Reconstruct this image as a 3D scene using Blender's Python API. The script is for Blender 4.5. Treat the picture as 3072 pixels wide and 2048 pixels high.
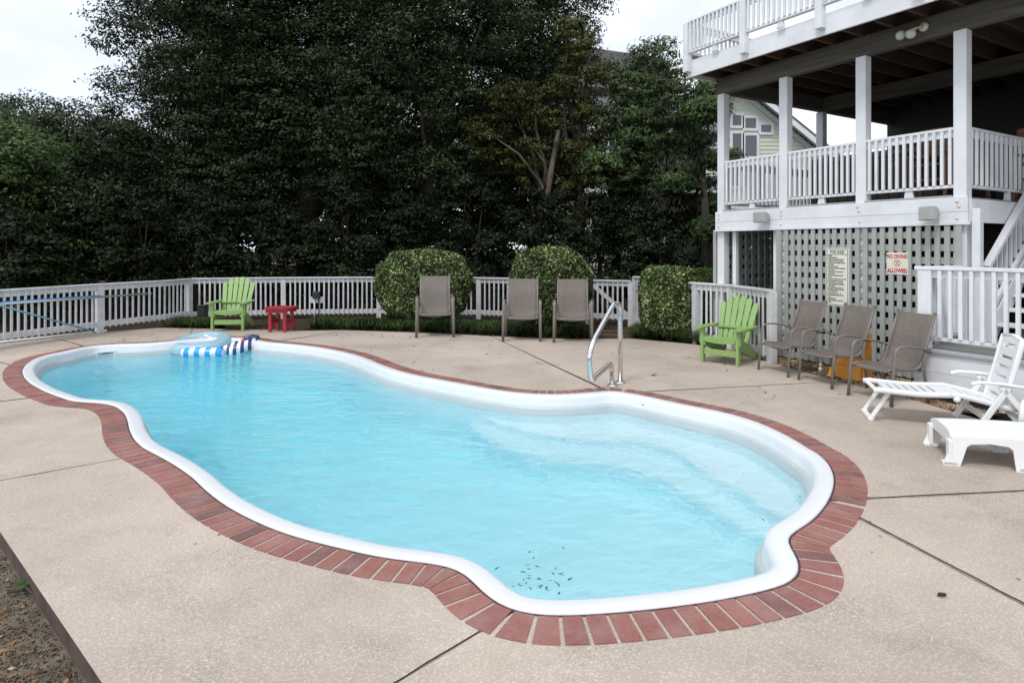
import bpy, bmesh, math, random
import numpy as np
from mathutils import Vector, Matrix
from mathutils.geometry import tessellate_polygon
random.seed(7); rng = np.random.default_rng(7)
R = math.radians
S = bpy.context.scene
for o in list(bpy.data.objects): bpy.data.objects.remove(o)

# ---------------------------------------------------------------- camera
EYE = 1.65                     # eye height in metres
FP, HOR = 1843.2, 743.0        # focal length and horizon row of the 3072 px photograph
cam_d = bpy.data.cameras.new('camera'); cam = bpy.data.objects.new('camera', cam_d)
S.collection.objects.link(cam); S.camera = cam
cam.location = (0, 0, EYE); cam.rotation_euler = (R(90), 0, 0)
cam_d.sensor_width = 36; cam_d.lens = 36*FP/3072; cam_d.shift_y = -(1024-HOR)/3072
cam_d.clip_start = .05; cam_d.clip_end = 600

# ---------------------------------------------------------------- sky, sun, exposure
SUN_EL, SUN_AZ = 58, 215       # azimuth the light comes from: behind the camera, left
world = bpy.data.worlds.new('World'); S.world = world; world.use_nodes = True
nt = world.node_tree; nt.nodes.clear()
def wn(t): return nt.nodes.new(t)
out = wn('ShaderNodeOutputWorld'); bg = wn('ShaderNodeBackground'); bg.inputs[1].default_value = .12
sky = wn('ShaderNodeTexSky'); sky.sky_type = 'NISHITA'; sky.sun_disc = False
sky.sun_elevation = R(SUN_EL); sky.sun_rotation = R(SUN_AZ)
tc = wn('ShaderNodeTexCoord'); mp = wn('ShaderNodeMapping'); mp.inputs['Scale'].default_value = (1.1, 1.1, 2.2)
mp.inputs['Location'].default_value = (.9, .55, .0)
nz = wn('ShaderNodeTexNoise'); nz.inputs['Scale'].default_value = 1.9; nz.inputs['Detail'].default_value = 5; nz.inputs['Roughness'].default_value = .5
rp = wn('ShaderNodeValToRGB'); rp.color_ramp.elements[0].position = .42; rp.color_ramp.elements[1].position = .60
rp.color_ramp.elements[0].color = (6.1, 6.6, 7.5, 1); rp.color_ramp.elements[1].color = (9.1, 9.4, 9.8, 1)
mx = wn('ShaderNodeMix'); mx.data_type = 'RGBA'; mx.inputs[0].default_value = .93
nt.links.new(tc.outputs['Generated'], mp.inputs[0]); nt.links.new(mp.outputs[0], nz.inputs['Vector'])
nt.links.new(nz.outputs['Fac'], rp.inputs[0]); nt.links.new(sky.outputs[0], mx.inputs[6]); nt.links.new(rp.outputs[0], mx.inputs[7])
nt.links.new(mx.outputs[2], bg.inputs[0]); nt.links.new(bg.outputs[0], out.inputs[0])
sun_d = bpy.data.lights.new('sun', 'SUN'); sun_d.energy = 1.5; sun_d.angle = R(14); sun_d.color = (1, .965, .91)
sun = bpy.data.objects.new('sun', sun_d); S.collection.objects.link(sun)
_az, _el = R(SUN_AZ), R(SUN_EL)
_d = Vector((math.sin(_az)*math.cos(_el), math.cos(_az)*math.cos(_el), math.sin(_el)))   # towards the sun
sun.rotation_euler = (-_d).to_track_quat('-Z', 'Y').to_euler(); sun.location = (0, 0, 30)
S.view_settings.view_transform = 'Standard'; S.view_settings.look = 'None'
S.view_settings.exposure = .36; S.view_settings.gamma = 1
S.render.engine = 'CYCLES'
cy = S.cycles; cy.use_denoising = True; cy.max_bounces = 20; cy.diffuse_bounces = 8; cy.transmission_bounces = 16
cy.glossy_bounces = 10; cy.caustics_refractive = True; cy.caustics_reflective = True; cy.sample_clamp_indirect = 6

# ---------------------------------------------------------------- helpers
COL = S.collection
def ground(X, Y, z=0.):            # photograph pixel -> point on the level z
    d = FP*(EYE-z)/(Y-HOR); return Vector(((X-1536)/FP*d, d, z))
def at(X, Y, d):                   # photograph pixel at depth d
    return Vector(((X-1536)/FP*d, d, EYE-(Y-HOR)/FP*d))
def tag(o, label=None, cat=None, group=None, kind=None):
    if label: o['label'] = label
    if cat: o['category'] = cat
    if group: o['group'] = group
    if kind: o['kind'] = kind
    return o
def empty(name, loc=(0, 0, 0), rz=0, parent=None, sc=1):
    o = bpy.data.objects.new(name, None); COL.objects.link(o)
    o.location = loc; o.rotation_euler = (0, 0, rz); o.scale = (sc, sc, sc); o.parent = parent
    o.empty_display_size = .1
    return o
def put(name, mesh, parent=None, loc=(0, 0, 0), rz=0, rot=None):
    o = bpy.data.objects.new(name, mesh); COL.objects.link(o); o.parent = parent; o.location = loc
    o.rotation_euler = rot if rot else (0, 0, rz)
    return o
def copy_tree(o, parent=None):
    c = o.copy(); COL.objects.link(c); c.parent = parent
    for ch in list(o.children): copy_tree(ch, c)
    return c

class MB:
    def __init__(s): s.v = []; s.f = []
    def add(s, vs, fs):
        n = len(s.v); s.v += [tuple(p) for p in vs]; s.f += [tuple(i+n for i in f) for f in fs]; return s
    def box(s, lo, hi, c=.004, M=None):
        lo, hi = Vector(lo), Vector(hi); ce = (lo+hi)/2; h = (hi-lo)/2
        c = min(c, .45*min(h)); vs = []; idx = {}
        for sx in (-1, 1):
            for sy in (-1, 1):
                for sz in (-1, 1):
                    for ax in range(3):
                        e = [h.x-c, h.y-c, h.z-c]; e[ax] += c
                        idx[sx, sy, sz, ax] = len(vs)
                        vs.append(ce+Vector((sx*e[0], sy*e[1], sz*e[2])))
        fs = []
        def q(*k): fs.append([idx[i] for i in k])
        for sg in (-1, 1):
            o = [(-1, -1), (1, -1), (1, 1), (-1, 1)]; o = o if sg > 0 else o[::-1]
            q(*[(sg, a, b, 0) for a, b in o]); q(*[(b, sg, a, 1) for a, b in o]); q(*[(a, b, sg, 2) for a, b in o])
        for a in (-1, 1):
            for b in (-1, 1):
                k = [(a, b, -1, 0), (a, b, 1, 0), (a, b, 1, 1), (a, b, -1, 1)]; q(*(k if a*b < 0 else k[::-1]))
                k = [(a, -1, b, 0), (a, 1, b, 0), (a, 1, b, 2), (a, -1, b, 2)]; q(*(k if a*b > 0 else k[::-1]))
                k = [(-1, a, b, 1), (1, a, b, 1), (1, a, b, 2), (-1, a, b, 2)]; q(*(k if a*b < 0 else k[::-1]))
        for x in (-1, 1):
            for y in (-1, 1):
                for z in (-1, 1):
                    k = [(x, y, z, 0), (x, y, z, 1), (x, y, z, 2)]; q(*(k if x*y*z > 0 else k[::-1]))
        if M is not None: vs = [M @ p for p in vs]
        return s.add(vs, fs)
    def beam(s, p0, p1, w, h, c=.004, up=(0, 0, 1)):
        p0, p1 = Vector(p0), Vector(p1); x = (p1-p0).normalized(); L = (p1-p0).length
        y = Vector(up).cross(x).normalized(); z = x.cross(y)
        M = Matrix((x, y, z)).transposed().to_4x4(); M.translation = p0
        return s.box((0, -w/2, -h/2), (L, w/2, h/2), c, M)
    def prism(s, poly, z0, z1, M=None):      # polygon (ccw) extruded in z, any simple outline
        n = len(poly); vs = [Vector((p[0], p[1], z0)) for p in poly]+[Vector((p[0], p[1], z1)) for p in poly]
        tri = tessellate_polygon([[Vector((p[0], p[1], 0)) for p in poly]])
        fs = []
        for t in tri:
            a, b, c = [Vector((poly[i][0], poly[i][1])) for i in t]
            if (b-a).cross(c-a) < 0: t = (t[0], t[2], t[1])
            fs.append([i+n for i in t]); fs.append([t[0], t[2], t[1]])
        for i in range(n): j = (i+1) % n; fs.append([i, j, j+n, i+n])
        if M is not None: vs = [M @ p for p in vs]
        return s.add(vs, fs)
    def tube(s, path, r, n=10, sx=1., sy=1., up=None, cap=True):
        P = [Vector(p) for p in path]; rs = r if isinstance(r, (list, tuple)) else [r]*len(P)
        vs = []; prev = None
        for i, p in enumerate(P):
            t = ((P[min(i+1, len(P)-1)]-p).normalized()+(p-P[max(i-1, 0)]).normalized())
            t = t.normalized() if t.length > 1e-6 else Vector((0, 0, 1))
            if prev is None:
                ref = Vector(up) if up else (Vector((0, 0, 1)) if abs(t.z) < .9 else Vector((1, 0, 0)))
                a = (ref-t*ref.dot(t)).normalized()
            else: a = (prev-t*prev.dot(t)).normalized()
            prev = a; b = t.cross(a)
            for k in range(n):
                an = 2*math.pi*k/n; vs.append(p+a*math.cos(an)*rs[i]*sx+b*math.sin(an)*rs[i]*sy)
        fs = []
        for i in range(len(P)-1):
            for k in range(n): fs.append([i*n+k, i*n+(k+1) % n, (i+1)*n+(k+1) % n, (i+1)*n+k])
        if cap: fs.append(list(range(n))[::-1]); fs.append([(len(P)-1)*n+k for k in range(n)])
        return s.add(vs, fs)
    def lathe(s, prof, n=20, M=None):
        vs = [Vector((r*math.cos(2*math.pi*k/n), r*math.sin(2*math.pi*k/n), z)) for r, z in prof for k in range(n)]
        fs = [[i*n+k, i*n+(k+1) % n, (i+1)*n+(k+1) % n, (i+1)*n+k] for i in range(len(prof)-1) for k in range(n)]
        fs.append(list(range(n))[::-1]); fs.append([(len(prof)-1)*n+k for k in range(n)])
        if M is not None: vs = [M @ p for p in vs]
        return s.add(vs, fs)
    def sheet(s, rows, thick=0, closed=False):   # grid of points; thick gives it a back
        m = len(rows[0]); vs = [p for r in rows for p in r]; fs = []
        for i in range(len(rows)-1):
            for k in range(m if closed else m-1):
                fs.append([i*m+k, i*m+(k+1) % m, (i+1)*m+(k+1) % m, (i+1)*m+k])
        return s.add(vs, fs)
    def mesh(s, name, mat, smooth=False):
        me = bpy.data.meshes.new(name); me.from_pydata(s.v, [], s.f); me.materials.append(mat)
        if smooth: me.polygons.foreach_set('use_smooth', [True]*len(me.polygons)); 
        me.update(); return me
    def build(s, name, mat, parent=None, smooth=False, loc=(0, 0, 0), rz=0):
        o = put(name, s.mesh(name, mat, smooth), parent, loc, rz)
        if smooth == 'auto':
            pass
        return o
def solid(o, t):                     # give a sheet real thickness
    m = o.modifiers.new('thick', 'SOLIDIFY'); m.thickness = t; m.offset = 0; return o
def fillet(path, r, n=5):
    P = [Vector(p) for p in path]; outp = [P[0]]
    for i in range(1, len(P)-1):
        a, b, c = P[i-1], P[i], P[i+1]; d0, d1 = (a-b), (c-b)
        k = min(r, d0.length*.48, d1.length*.48); p0 = b+d0.normalized()*k; p1 = b+d1.normalized()*k
        for j in range(n+1):
            t = j/n; outp.append(p0*(1-t)**2+b*2*t*(1-t)+p1*t*t)
    return outp+[P[-1]]
def arr_mesh(name, V, F, mat):       # numpy verts (n,3) and quads (m,4) -> mesh
    me = bpy.data.meshes.new(name); k = F.shape[1]
    me.vertices.add(len(V)); me.vertices.foreach_set('co', V.astype(np.float32).ravel())
    me.loops.add(F.size); me.loops.foreach_set('vertex_index', F.astype(np.int32).ravel())
    me.polygons.add(len(F)); me.polygons.foreach_set('loop_start', np.arange(0, F.size, k, dtype=np.int32))
    me.update(calc_edges=True); me.materials.append(mat); return me

# ---------------------------------------------------------------- materials
def new_mat(name):
    m = bpy.data.materials.new(name); m.use_nodes = True; n = m.node_tree
    b = n.nodes['Principled BSDF']; return m, n, b
def ramp(n, fac, stops):
    r = n.nodes.new('ShaderNodeValToRGB'); e = r.color_ramp.elements
    while len(e) < len(stops): e.new(.5)
    for k, (p, c) in enumerate(stops): e[k].position = p; e[k].color = (*c, 1) if len(c) == 3 else c
    n.links.new(fac, r.inputs[0]); return r.outputs[0]
def noise(n, vec, scale, detail=4, rough=.55, dist=0):
    t = n.nodes.new('ShaderNodeTexNoise'); t.inputs['Scale'].default_value = scale; t.inputs['Detail'].default_value = detail
    t.inputs['Roughness'].default_value = rough; t.inputs['Distortion'].default_value = dist
    n.links.new(vec, t.inputs['Vector']); return t.outputs['Fac']
def coords(n, jitter=True, scale=(1, 1, 1)):
    t = n.nodes.new('ShaderNodeTexCoord'); m = n.nodes.new('ShaderNodeMapping'); m.inputs['Scale'].default_value = scale
    n.links.new(t.outputs['Object'], m.inputs[0])
    if not jitter: return m.outputs[0]
    oi = n.nodes.new('ShaderNodeObjectInfo'); mu = n.nodes.new('ShaderNodeMath'); mu.operation = 'MULTIPLY'; mu.inputs[1].default_value = 37
    n.links.new(oi.outputs['Random'], mu.inputs[0]); n.links.new(mu.outputs[0], m.inputs['Location']); return m.outputs[0]
def mixc(n, fac, a, b, mode='MIX'):
    m = n.nodes.new('ShaderNodeMix'); m.data_type = 'RGBA'; m.blend_type = mode
    for sock, v in ((m.inputs[0], fac), (m.inputs[6], a), (m.inputs[7], b)):
        if isinstance(v, (int, float)): sock.default_value = v
        elif isinstance(v, tuple): sock.default_value = (*v, 1)
        else: n.links.new(v, sock)
    return m.outputs[2]
def math_(n, op, a, b=0.):
    m = n.nodes.new('ShaderNodeMath'); m.operation = op
    for k, v in enumerate((a, b)):
        if isinstance(v, (int, float)): m.inputs[k].default_value = v
        else: n.links.new(v, m.inputs[k])
    return m.outputs[0]
def bump(n, b, h, strength=.3, dist=.01):
    u = n.nodes.new('ShaderNodeBump'); u.inputs['Strength'].default_value = strength; u.inputs['Distance'].default_value = dist
    n.links.new(h, u.inputs['Height']); n.links.new(u.outputs[0], b.inputs['Normal'])
def plain(name, c, rough=.5, var=.12, scale=6, bmp=.15, bscale=60, metal=0, stretch=(1, 1, 1), spec=.5, dirt=None, dirt_amt=.35):
    m, n, b = new_mat(name); v = coords(n, True, stretch)
    f = noise(n, v, scale); lo = tuple(x*(1-var) for x in c); hi = tuple(min(1, x*(1+var)) for x in c)
    col = ramp(n, f, [(.3, lo), (.7, hi)])
    if dirt:
        g = noise(n, v, scale*.45, 6, .7); g = ramp(n, g, [(.47, (0, 0, 0)), (.72, (dirt_amt,)*3)]); col = mixc(n, g, col, dirt)
    n.links.new(col, b.inputs['Base Color']); b.inputs['Roughness'].default_value = rough; b.inputs['Metallic'].default_value = metal
    b.inputs['Specular IOR Level'].default_value = spec
    if bmp: bump(n, b, noise(n, v, bscale, 3), bmp, .004)
    return m
def leafmat(name, stops, rough=.45, trans=.0, big=.5, spec=.18):
    rough = max(rough, .55)
    m, n, b = new_mat(name); g = n.nodes.new('ShaderNodeNewGeometry')
    col = ramp(n, g.outputs['Random Per Island'], stops)
    v = coords(n, False); f = noise(n, v, big, 3); f = ramp(n, f, [(.32, (.42, .42, .42)), (.68, (1.5, 1.5, 1.4))])
    col = mixc(n, 1., col, f, 'MULTIPLY')
    n.links.new(col, b.inputs['Base Color']); b.inputs['Roughness'].default_value = rough; b.inputs['Specular IOR Level'].default_value = spec
    if trans:
        t = n.nodes.new('ShaderNodeBsdfTranslucent'); n.links.new(col, t.inputs[0]); a = n.nodes.new('ShaderNodeMixShader'); a.inputs[0].default_value = trans
        o = n.nodes['Material Output']; n.links.new(b.outputs[0], a.inputs[1]); n.links.new(t.outputs[0], a.inputs[2]); n.links.new(a.outputs[0], o.inputs[0])
    return m
MT = {}
MT['white'] = plain('white_paint', (.73, .75, .785), .5, .05, 3, .25, 45, stretch=(1, 1, 1), dirt=(.42, .42, .40), dirt_amt=.3)
MT['fence'] = plain('fence_paint', (.60, .61, .625), .6, .09, 5, .3, 45, dirt=(.30, .30, .27), dirt_amt=.45)
MT['grey_rail'] = plain('weathered_grey', (.36, .37, .38), .65, .1, 5, .3, 50, stretch=(.3, 3, 3))
MT['sage'] = plain('sage_paint', (.365, .385, .365), .6, .05, 4, .25, 60, dirt=(.22, .22, .2), dirt_amt=.25)
MT['beam'] = plain('weathered_timber', (.085, .077, .066), .8, .4, 5, .5, 25, stretch=(.25, 4, 4))
MT['joist'] = plain('treated_timber', (.075, .048, .031), .8, .3, 4, .4, 25, stretch=(.5, 4, 4))
MT['deck'] = plain('deck_board', (.30, .29, .28), .7, .15, 5, .4, 40, stretch=(.3, 3, 3))
MT['darkwall'] = plain('dark_siding', (.05, .05, .052), .7, .1, 4)
MT['void'] = plain('shade_backing_black', (.018, .016, .015), .9, .2)  # near-black for the backing added behind the lattice
MT['header'] = plain('pale_header', (.5, .52, .53), .6, .05)
MT['green'] = plain('green_resin', (.24, .38, .125), .45, .06, 4, .1, 80)
MT['red'] = plain('red_resin', (.36, .022, .03), .42, .08, 4, .1, 80)
MT['plastic'] = plain('white_resin', (.80, .81, .82), .34, .03, 3, .06, 90, dirt=(.6, .6, .57), dirt_amt=.2)
MT['frame'] = plain('taupe_metal', (.175, .155, .140), .45, .08, 5, .1, 120)
MT['steel'] = plain('stainless_steel', (.72, .72, .72), .12, .03, 4, 0, metal=1)
MT['orange'] = plain('orange_plastic', (.90, .36, .03), .4, .05)
MT['black'] = plain('black_plastic', (.02, .02, .022), .5, .2)
MT['coping'] = plain('white_gelcoat', (.70, .72, .745), .28, .02, 2, 0)
MT['wall'] = plain('shaded_gelcoat', (.46, .51, .53), .35, .05, 2, 0)  # white gelcoat with the wall's shade put into the colour, plus waterline grime
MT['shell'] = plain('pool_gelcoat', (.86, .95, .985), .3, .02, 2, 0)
MT['bulb'] = plain('frosted_lamp', (.5, .53, .5), .3, .05)
MT['cream'] = plain('cream_metal', (.60, .56, .45), .45, .06)
MT['speaker'] = plain('pale_grey_plastic', (.40, .41, .40), .5, .04)
MT['stool'] = plain('brown_wood', (.17, .075, .042), .5, .25, 5, .2, 40, stretch=(3, 3, .4))
MT['tub'] = plain('dark_brown_panel', (.05, .04, .038), .55, .2)
MT['cover'] = plain('slate_cover', (.10, .11, .12), .6, .1)
MT['bolt'] = plain('bolt_metal', (.62, .63, .64), .5, .1)
MT['siding'] = plain('pale_green_siding', (.58, .63, .53), .65, .04, 3)
MT['shingle'] = plain('roof_shingle', (.13, .125, .12), .85, .25, 8, .6, 30)
MT['trim'] = plain('house_trim', (.70, .72, .74), .55, .04)
MT['glass'] = plain('window_glass', (.05, .06, .08), .08, .1, 2, 0, spec=.9)
MT['bark'] = plain('bark', (.045, .036, .029), .9, .35, 7, .8, 18, stretch=(1, 1, .3))
MT['palebark'] = plain('pale_bark', (.15, .12, .095), .85, .3, 7, .6, 18, stretch=(1, 1, .3))
MT['pvc'] = plain('white_pvc', (.74, .75, .76), .4, .05, dirt=(.4, .38, .34))
MT['pole_grey'] = plain('grey_aluminium', (.50, .51, .51), .35, .06, metal=.6)
MT['pole_blue'] = plain('blue_pole', (.06, .25, .62), .35, .06)
MT['pole_teal'] = plain('teal_pole', (.12, .30, .36), .35, .08)
MT['sign_cream'] = plain('sign_cream', (.72, .72, .60), .45, .04)
MT['sign_pale'] = plain('sign_pale', (.70, .68, .57), .45, .04)
MT['ink'] = plain('navy_ink', (.018, .022, .055), .5, .1)
MT['red_ink'] = plain('red_ink', (.52, .03, .05), .5, .1)
MT['filler'] = plain('joint_filler', (.20, .18, .155), .95, .3, 20, .6, 90)
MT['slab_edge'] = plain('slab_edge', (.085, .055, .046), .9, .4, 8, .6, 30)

def concrete_mat():
    m, n, b = new_mat('sprayed_concrete'); v = coords(n, False)
    w = noise(n, v, 88, 4, .62, .8)                                    # skip-trowel texture: plateaus with thin lacy edges
    ed = math_(n, 'ABSOLUTE', math_(n, 'SUBTRACT', w, .5))
    line = ramp(n, ed, [(.0, (1, 1, 1)), (.06, (0, 0, 0))])
    big = noise(n, v, .7, 5, .6); mid = noise(n, v, 3.5, 5, .65)
    base = ramp(n, mid, [(.25, (.49, .412, .345)), (.5, (.54, .462, .395)), (.75, (.58, .508, .445))])
    low = ramp(n, w, [(.40, (.84, .835, .83)), (.54, (1.03, 1.03, 1.03))])
    base = mixc(n, 1., base, low, 'MULTIPLY')
    lam = math_(n, 'MULTIPLY', line, ramp(n, mid, [(.3, (.25, .25, .25)), (.7, (.75, .75, .75))]))
    col = mixc(n, lam, base, (.24, .20, .175))
    # dirty worn patches
    sp = noise(n, v, 26, 6, .75); spot = ramp(n, sp, [(.56, (0, 0, 0)), (.63, (1, 1, 1))])
    pat = ramp(n, noise(n, v, 1.1, 6, .7), [(.48, (0, 0, 0)), (.68, (.62, .62, .62))])
    col = mixc(n, math_(n, 'MULTIPLY', spot, math_(n, 'MULTIPLY', pat, .7)), col, (.17, .145, .12))
    col = mixc(n, math_(n, 'MULTIPLY', line, pat), col, (.085, .072, .06))
    st = ramp(n, big, [(.35, (.84, .84, .83)), (.65, (1.06, 1.05, 1.05))]); col = mixc(n, 1., col, st, 'MULTIPLY')
    # mildewed towards the planting at the back of the patio
    sx = n.nodes.new('ShaderNodeSeparateXYZ'); n.links.new(v, sx.inputs[0])
    g = math_(n, 'ADD', math_(n, 'MULTIPLY', sx.outputs['Y'], .5), math_(n, 'MULTIPLY', sx.outputs['X'], -.23))
    g = math_(n, 'ADD', g, math_(n, 'MULTIPLY', math_(n, 'SUBTRACT', noise(n, v, 1.6, 5, .7), .5), 3.2))
    gm = n.nodes.new('ShaderNodeMapRange'); gm.inputs['From Min'].default_value = 6.6; gm.inputs['From Max'].default_value = 8.4; n.links.new(g, gm.inputs['Value'])
    col = mixc(n, math_(n, 'MULTIPLY', gm.outputs[0], .6), col, (.20, .165, .135))
    # hand-scored flagstone lines
    vo = n.nodes.new('ShaderNodeTexVoronoi'); vo.feature = 'DISTANCE_TO_EDGE'; vo.inputs['Scale'].default_value = 1.15
    wv = n.nodes.new('ShaderNodeTexNoise'); wv.inputs['Scale'].default_value = 2.2
    vm = n.nodes.new('ShaderNodeVectorMath'); vm.operation = 'MULTIPLY_ADD'; vm.inputs[1].default_value = (.16, .16, 0)
    n.links.new(v, wv.inputs['Vector']); n.links.new(wv.outputs['Color'], vm.inputs[0]); n.links.new(v, vm.inputs[2]); n.links.new(vm.outputs[0], vo.inputs['Vector'])
    fl = ramp(n, vo.outputs['Distance'], [(.0, (.22, .22, .22)), (.004, (0, 0, 0))]); col = mixc(n, fl, col, (.64, .58, .53))
    n.links.new(col, b.inputs['Base Color']); b.inputs['Roughness'].default_value = .85; b.inputs['Specular IOR Level'].default_value = .25
    bump(n, b, ramp(n, w, [(.42, (0, 0, 0)), (.52, (1, 1, 1))]), .35, .0025); return m
MT['concrete'] = concrete_mat()
def brick_mat():
    m, n, b = new_mat('red_brick'); v = coords(n, False); oi = n.nodes.new('ShaderNodeObjectInfo')
    c = ramp(n, oi.outputs['Random'], [(0, (.165, .088, .082)), (.10, (.19, .098, .092)), (.2, (.25, .108, .093)), (.4, (.275, .115, .096)), (.7, (.295, .125, .106)), (1, (.32, .145, .122))])
    w = noise(n, v, 62, 3, .6, .6); ed = math_(n, 'ABSOLUTE', math_(n, 'SUBTRACT', w, .5)); line = ramp(n, ed, [(0, (.5, .5, .5)), (.05, (0, 0, 0))])
    c = mixc(n, line, c, (.12, .04, .04)); g = noise(n, v, 5, 4, .7); g = ramp(n, g, [(.42, (0, 0, 0)), (.75, (.6, .6, .6))]); c = mixc(n, g, c, (.33, .22, .2))
    n.links.new(c, b.inputs['Base Color']); b.inputs['Roughness'].default_value = .75; b.inputs['Specular IOR Level'].default_value = .3
    bump(n, b, w, .3, .002); return m
MT['brick'] = brick_mat()
def dirt_mat(name, a, c, d, sc=8):
    m, n, b = new_mat(name); v = coords(n, False); f = noise(n, v, sc, 8, .75)
    col = ramp(n, f, [(.3, a), (.52, c), (.72, d)]); n.links.new(col, b.inputs['Base Color']); b.inputs['Roughness'].default_value = .95
    b.inputs['Specular IOR Level'].default_value = .15; bump(n, b, noise(n, v, sc*5, 6, .7), .9, .02); return m
MT['dirt'] = dirt_mat('sandy_soil', (.06, .05, .038), (.17, .14, .105), (.30, .25, .19), 9)
MT['mulch'] = dirt_mat('mulch', (.018, .013, .01), (.05, .034, .024), (.11, .07, .045), 14)
def sling_mat():
    m, n, b = new_mat('taupe_sling'); v = coords(n, True)
    h = None; hs = []
    for ax in ('X', 'Z'):
        t = n.nodes.new('ShaderNodeTexWave'); t.bands_direction = ax; t.inputs['Scale'].default_value = 130; t.inputs['Distortion'].default_value = 1.2
        n.links.new(v, t.inputs['Vector']); hs.append(t.outputs['Fac'])
    h = math_(n, 'MULTIPLY', hs[0], hs[1]); f = noise(n, v, 22, 5, .75)
    c = ramp(n, f, [(.3, (.128, .107, .093)), (.7, (.185, .16, .14))]); c = mixc(n, math_(n, 'MULTIPLY', h, .45), c, (.08, .068, .06))
    n.links.new(c, b.inputs['Base Color']); b.inputs['Roughness'].default_value = .75; bump(n, b, h, .25, .002); return m
MT['sling'] = sling_mat()
def water_mat():
    m, n, b = new_mat('pool_water'); v = coords(n, False)
    b.inputs['Base Color'].default_value = (1, 1, 1, 1); b.inputs['Roughness'].default_value = .0; b.inputs['IOR'].default_value = 1.333
    b.inputs['Transmission Weight'].default_value = 1.
    mp = n.nodes.new('ShaderNodeMapping'); mp.inputs['Scale'].default_value = (1, 1.7, 1); mp.inputs['Rotation'].default_value = (0, 0, R(14)); n.links.new(v, mp.inputs[0])
    a = noise(n, mp.outputs[0], 3.2, 3, .5, .6); c = noise(n, mp.outputs[0], 11, 2, .5, .8)
    h = math_(n, 'ADD', a, math_(n, 'MULTIPLY', c, .16)); bump(n, b, h, 1., .05)
    va = n.nodes.new('ShaderNodeVolumeAbsorption'); va.inputs[0].default_value = (.36, .94, .997, 1); va.inputs[1].default_value = .36
    n.links.new(va.outputs[0], n.nodes['Material Output'].inputs['Volume']); return m
MT['water'] = water_mat()

# ---------------------------------------------------------------- pool outline (outer edge of the white coping), traced on the ground
def c4(*p): return [(x*.4464, 700+y*.4464) for x, y in p]
def c5(*p): return [(1024+x*.4464, 700+y*.4464) for x, y in p]
def c6(*p): return [(2048+x*.4464, 700+y*.4464) for x, y in p]
def c7(*p): return [(x*.4464, 1348+y*.4464) for x, y in p]
def c8(*p): return [(1024+x*.4464, 1348+y*.4464) for x, y in p]
def c9(*p): return [(2048+x*.4464, 1348+y*.4464) for x, y in p]
PX = (c4((148, 925), (160, 968), (200, 1010), (300, 1065), (400, 1102), (480, 1130), (580, 1138), (690, 1143), (780, 1165), (838, 1212), (860, 1268), (868, 1320), (900, 1388), (965, 1450))
 + c7((990, 8), (1110, 70), (1200, 125), (1300, 195), (1370, 268), (1450, 333), (1530, 390), (1650, 455), (1800, 525), (1950, 580), (2130, 630))
 + c8((0, 668), (130, 700), (300, 735), (480, 755), (640, 774), (770, 797), (830, 832), (880, 885), (940, 950), (1010, 1018), (1090, 1064), (1170, 1095), (1300, 1118), (1450, 1121), (1650, 1115), (1900, 1096), (2100, 1076))
 + c9((0, 1052), (200, 1025), (400, 986), (560, 950), (700, 912), (765, 875), (792, 825), (785, 765), (750, 700), (705, 645), (685, 607), (706, 583), (770, 545), (850, 498), (920, 432), (970, 365), (1005, 290), (1020, 220), (1010, 160), (980, 100), (930, 50), (860, 5))
 + c6((900, 1490), (800, 1420), (680, 1350), (520, 1275), (400, 1235), (300, 1205), (200, 1184), (100, 1162), (0, 1143))
 + c5((2100, 1100), (1960, 1072), (1860, 1057), (1780, 1053), (1690, 1062), (1590, 1072), (1450, 1078), (1300, 1075), (1150, 1062), (1000, 1040), (850, 1012), (700, 985), (550, 958), (420, 928), (330, 900), (250, 870), (180, 840), (100, 812), (0, 788))
 + c4((2150, 762), (2000, 744), (1850, 731), (1770, 722), (1738, 712), (1690, 703), (1560, 698), (1400, 700), (1250, 712), (1140, 724), (1000, 735), (900, 738), (750, 743), (620, 754), (520, 772), (430, 795), (320, 816), (220, 850), (170, 887)))
NFAR = 9+19+19; P0 = np.array([ground(x, y, min(.016, max(0, i-(len(PX)-NFAR))*.0025, max(0, len(PX)-i)*.0025))[:2] for i, (x, y) in enumerate(PX)])
def resample(P, n, closed=True):
    Q = np.vstack([P, P[:1]]) if closed else P
    d = np.r_[0, np.cumsum(np.hypot(*np.diff(Q, axis=0).T))]; t = np.linspace(0, d[-1], n+1 if closed else n)
    r = np.c_[np.interp(t, d, Q[:, 0]), np.interp(t, d, Q[:, 1])]; return r[:-1] if closed else r
NA = 900
OUT = resample(P0, NA)
for _ in range(14): OUT = .5*OUT+.25*(np.roll(OUT, 1, 0)+np.roll(OUT, -1, 0))
OUT = resample(OUT, NA)
def tangent(P): t = np.roll(P, -1, 0)-np.roll(P, 1, 0); return t/np.hypot(*t.T)[:, None]
T = tangent(OUT); NRM = np.c_[T[:, 1], -T[:, 0]]                       # outward
for _ in range(6): NRM = .5*NRM+.25*(np.roll(NRM, 1, 0)+np.roll(NRM, -1, 0)); NRM /= np.hypot(*NRM.T)[:, None]
def dist_to(P, Q):
    return np.sqrt(((P[:, None, :]-Q[None, :, :])**2).sum(-1).min(1))
def offset(d):                      # d > 0 outwards; shortened where the outline folds in on itself
    k = np.full(NA, abs(d)); sg = 1 if d > 0 else -1
    for _ in range(30):
        P = OUT+NRM*(sg*k)[:, None]; bad = dist_to(P, OUT) < k-.006
        if not bad.any(): break
        k[bad] *= .93
    return OUT+NRM*(sg*k)[:, None]
PERIM = np.hypot(*np.diff(np.vstack([OUT, OUT[:1]]), axis=0).T).sum()

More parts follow.
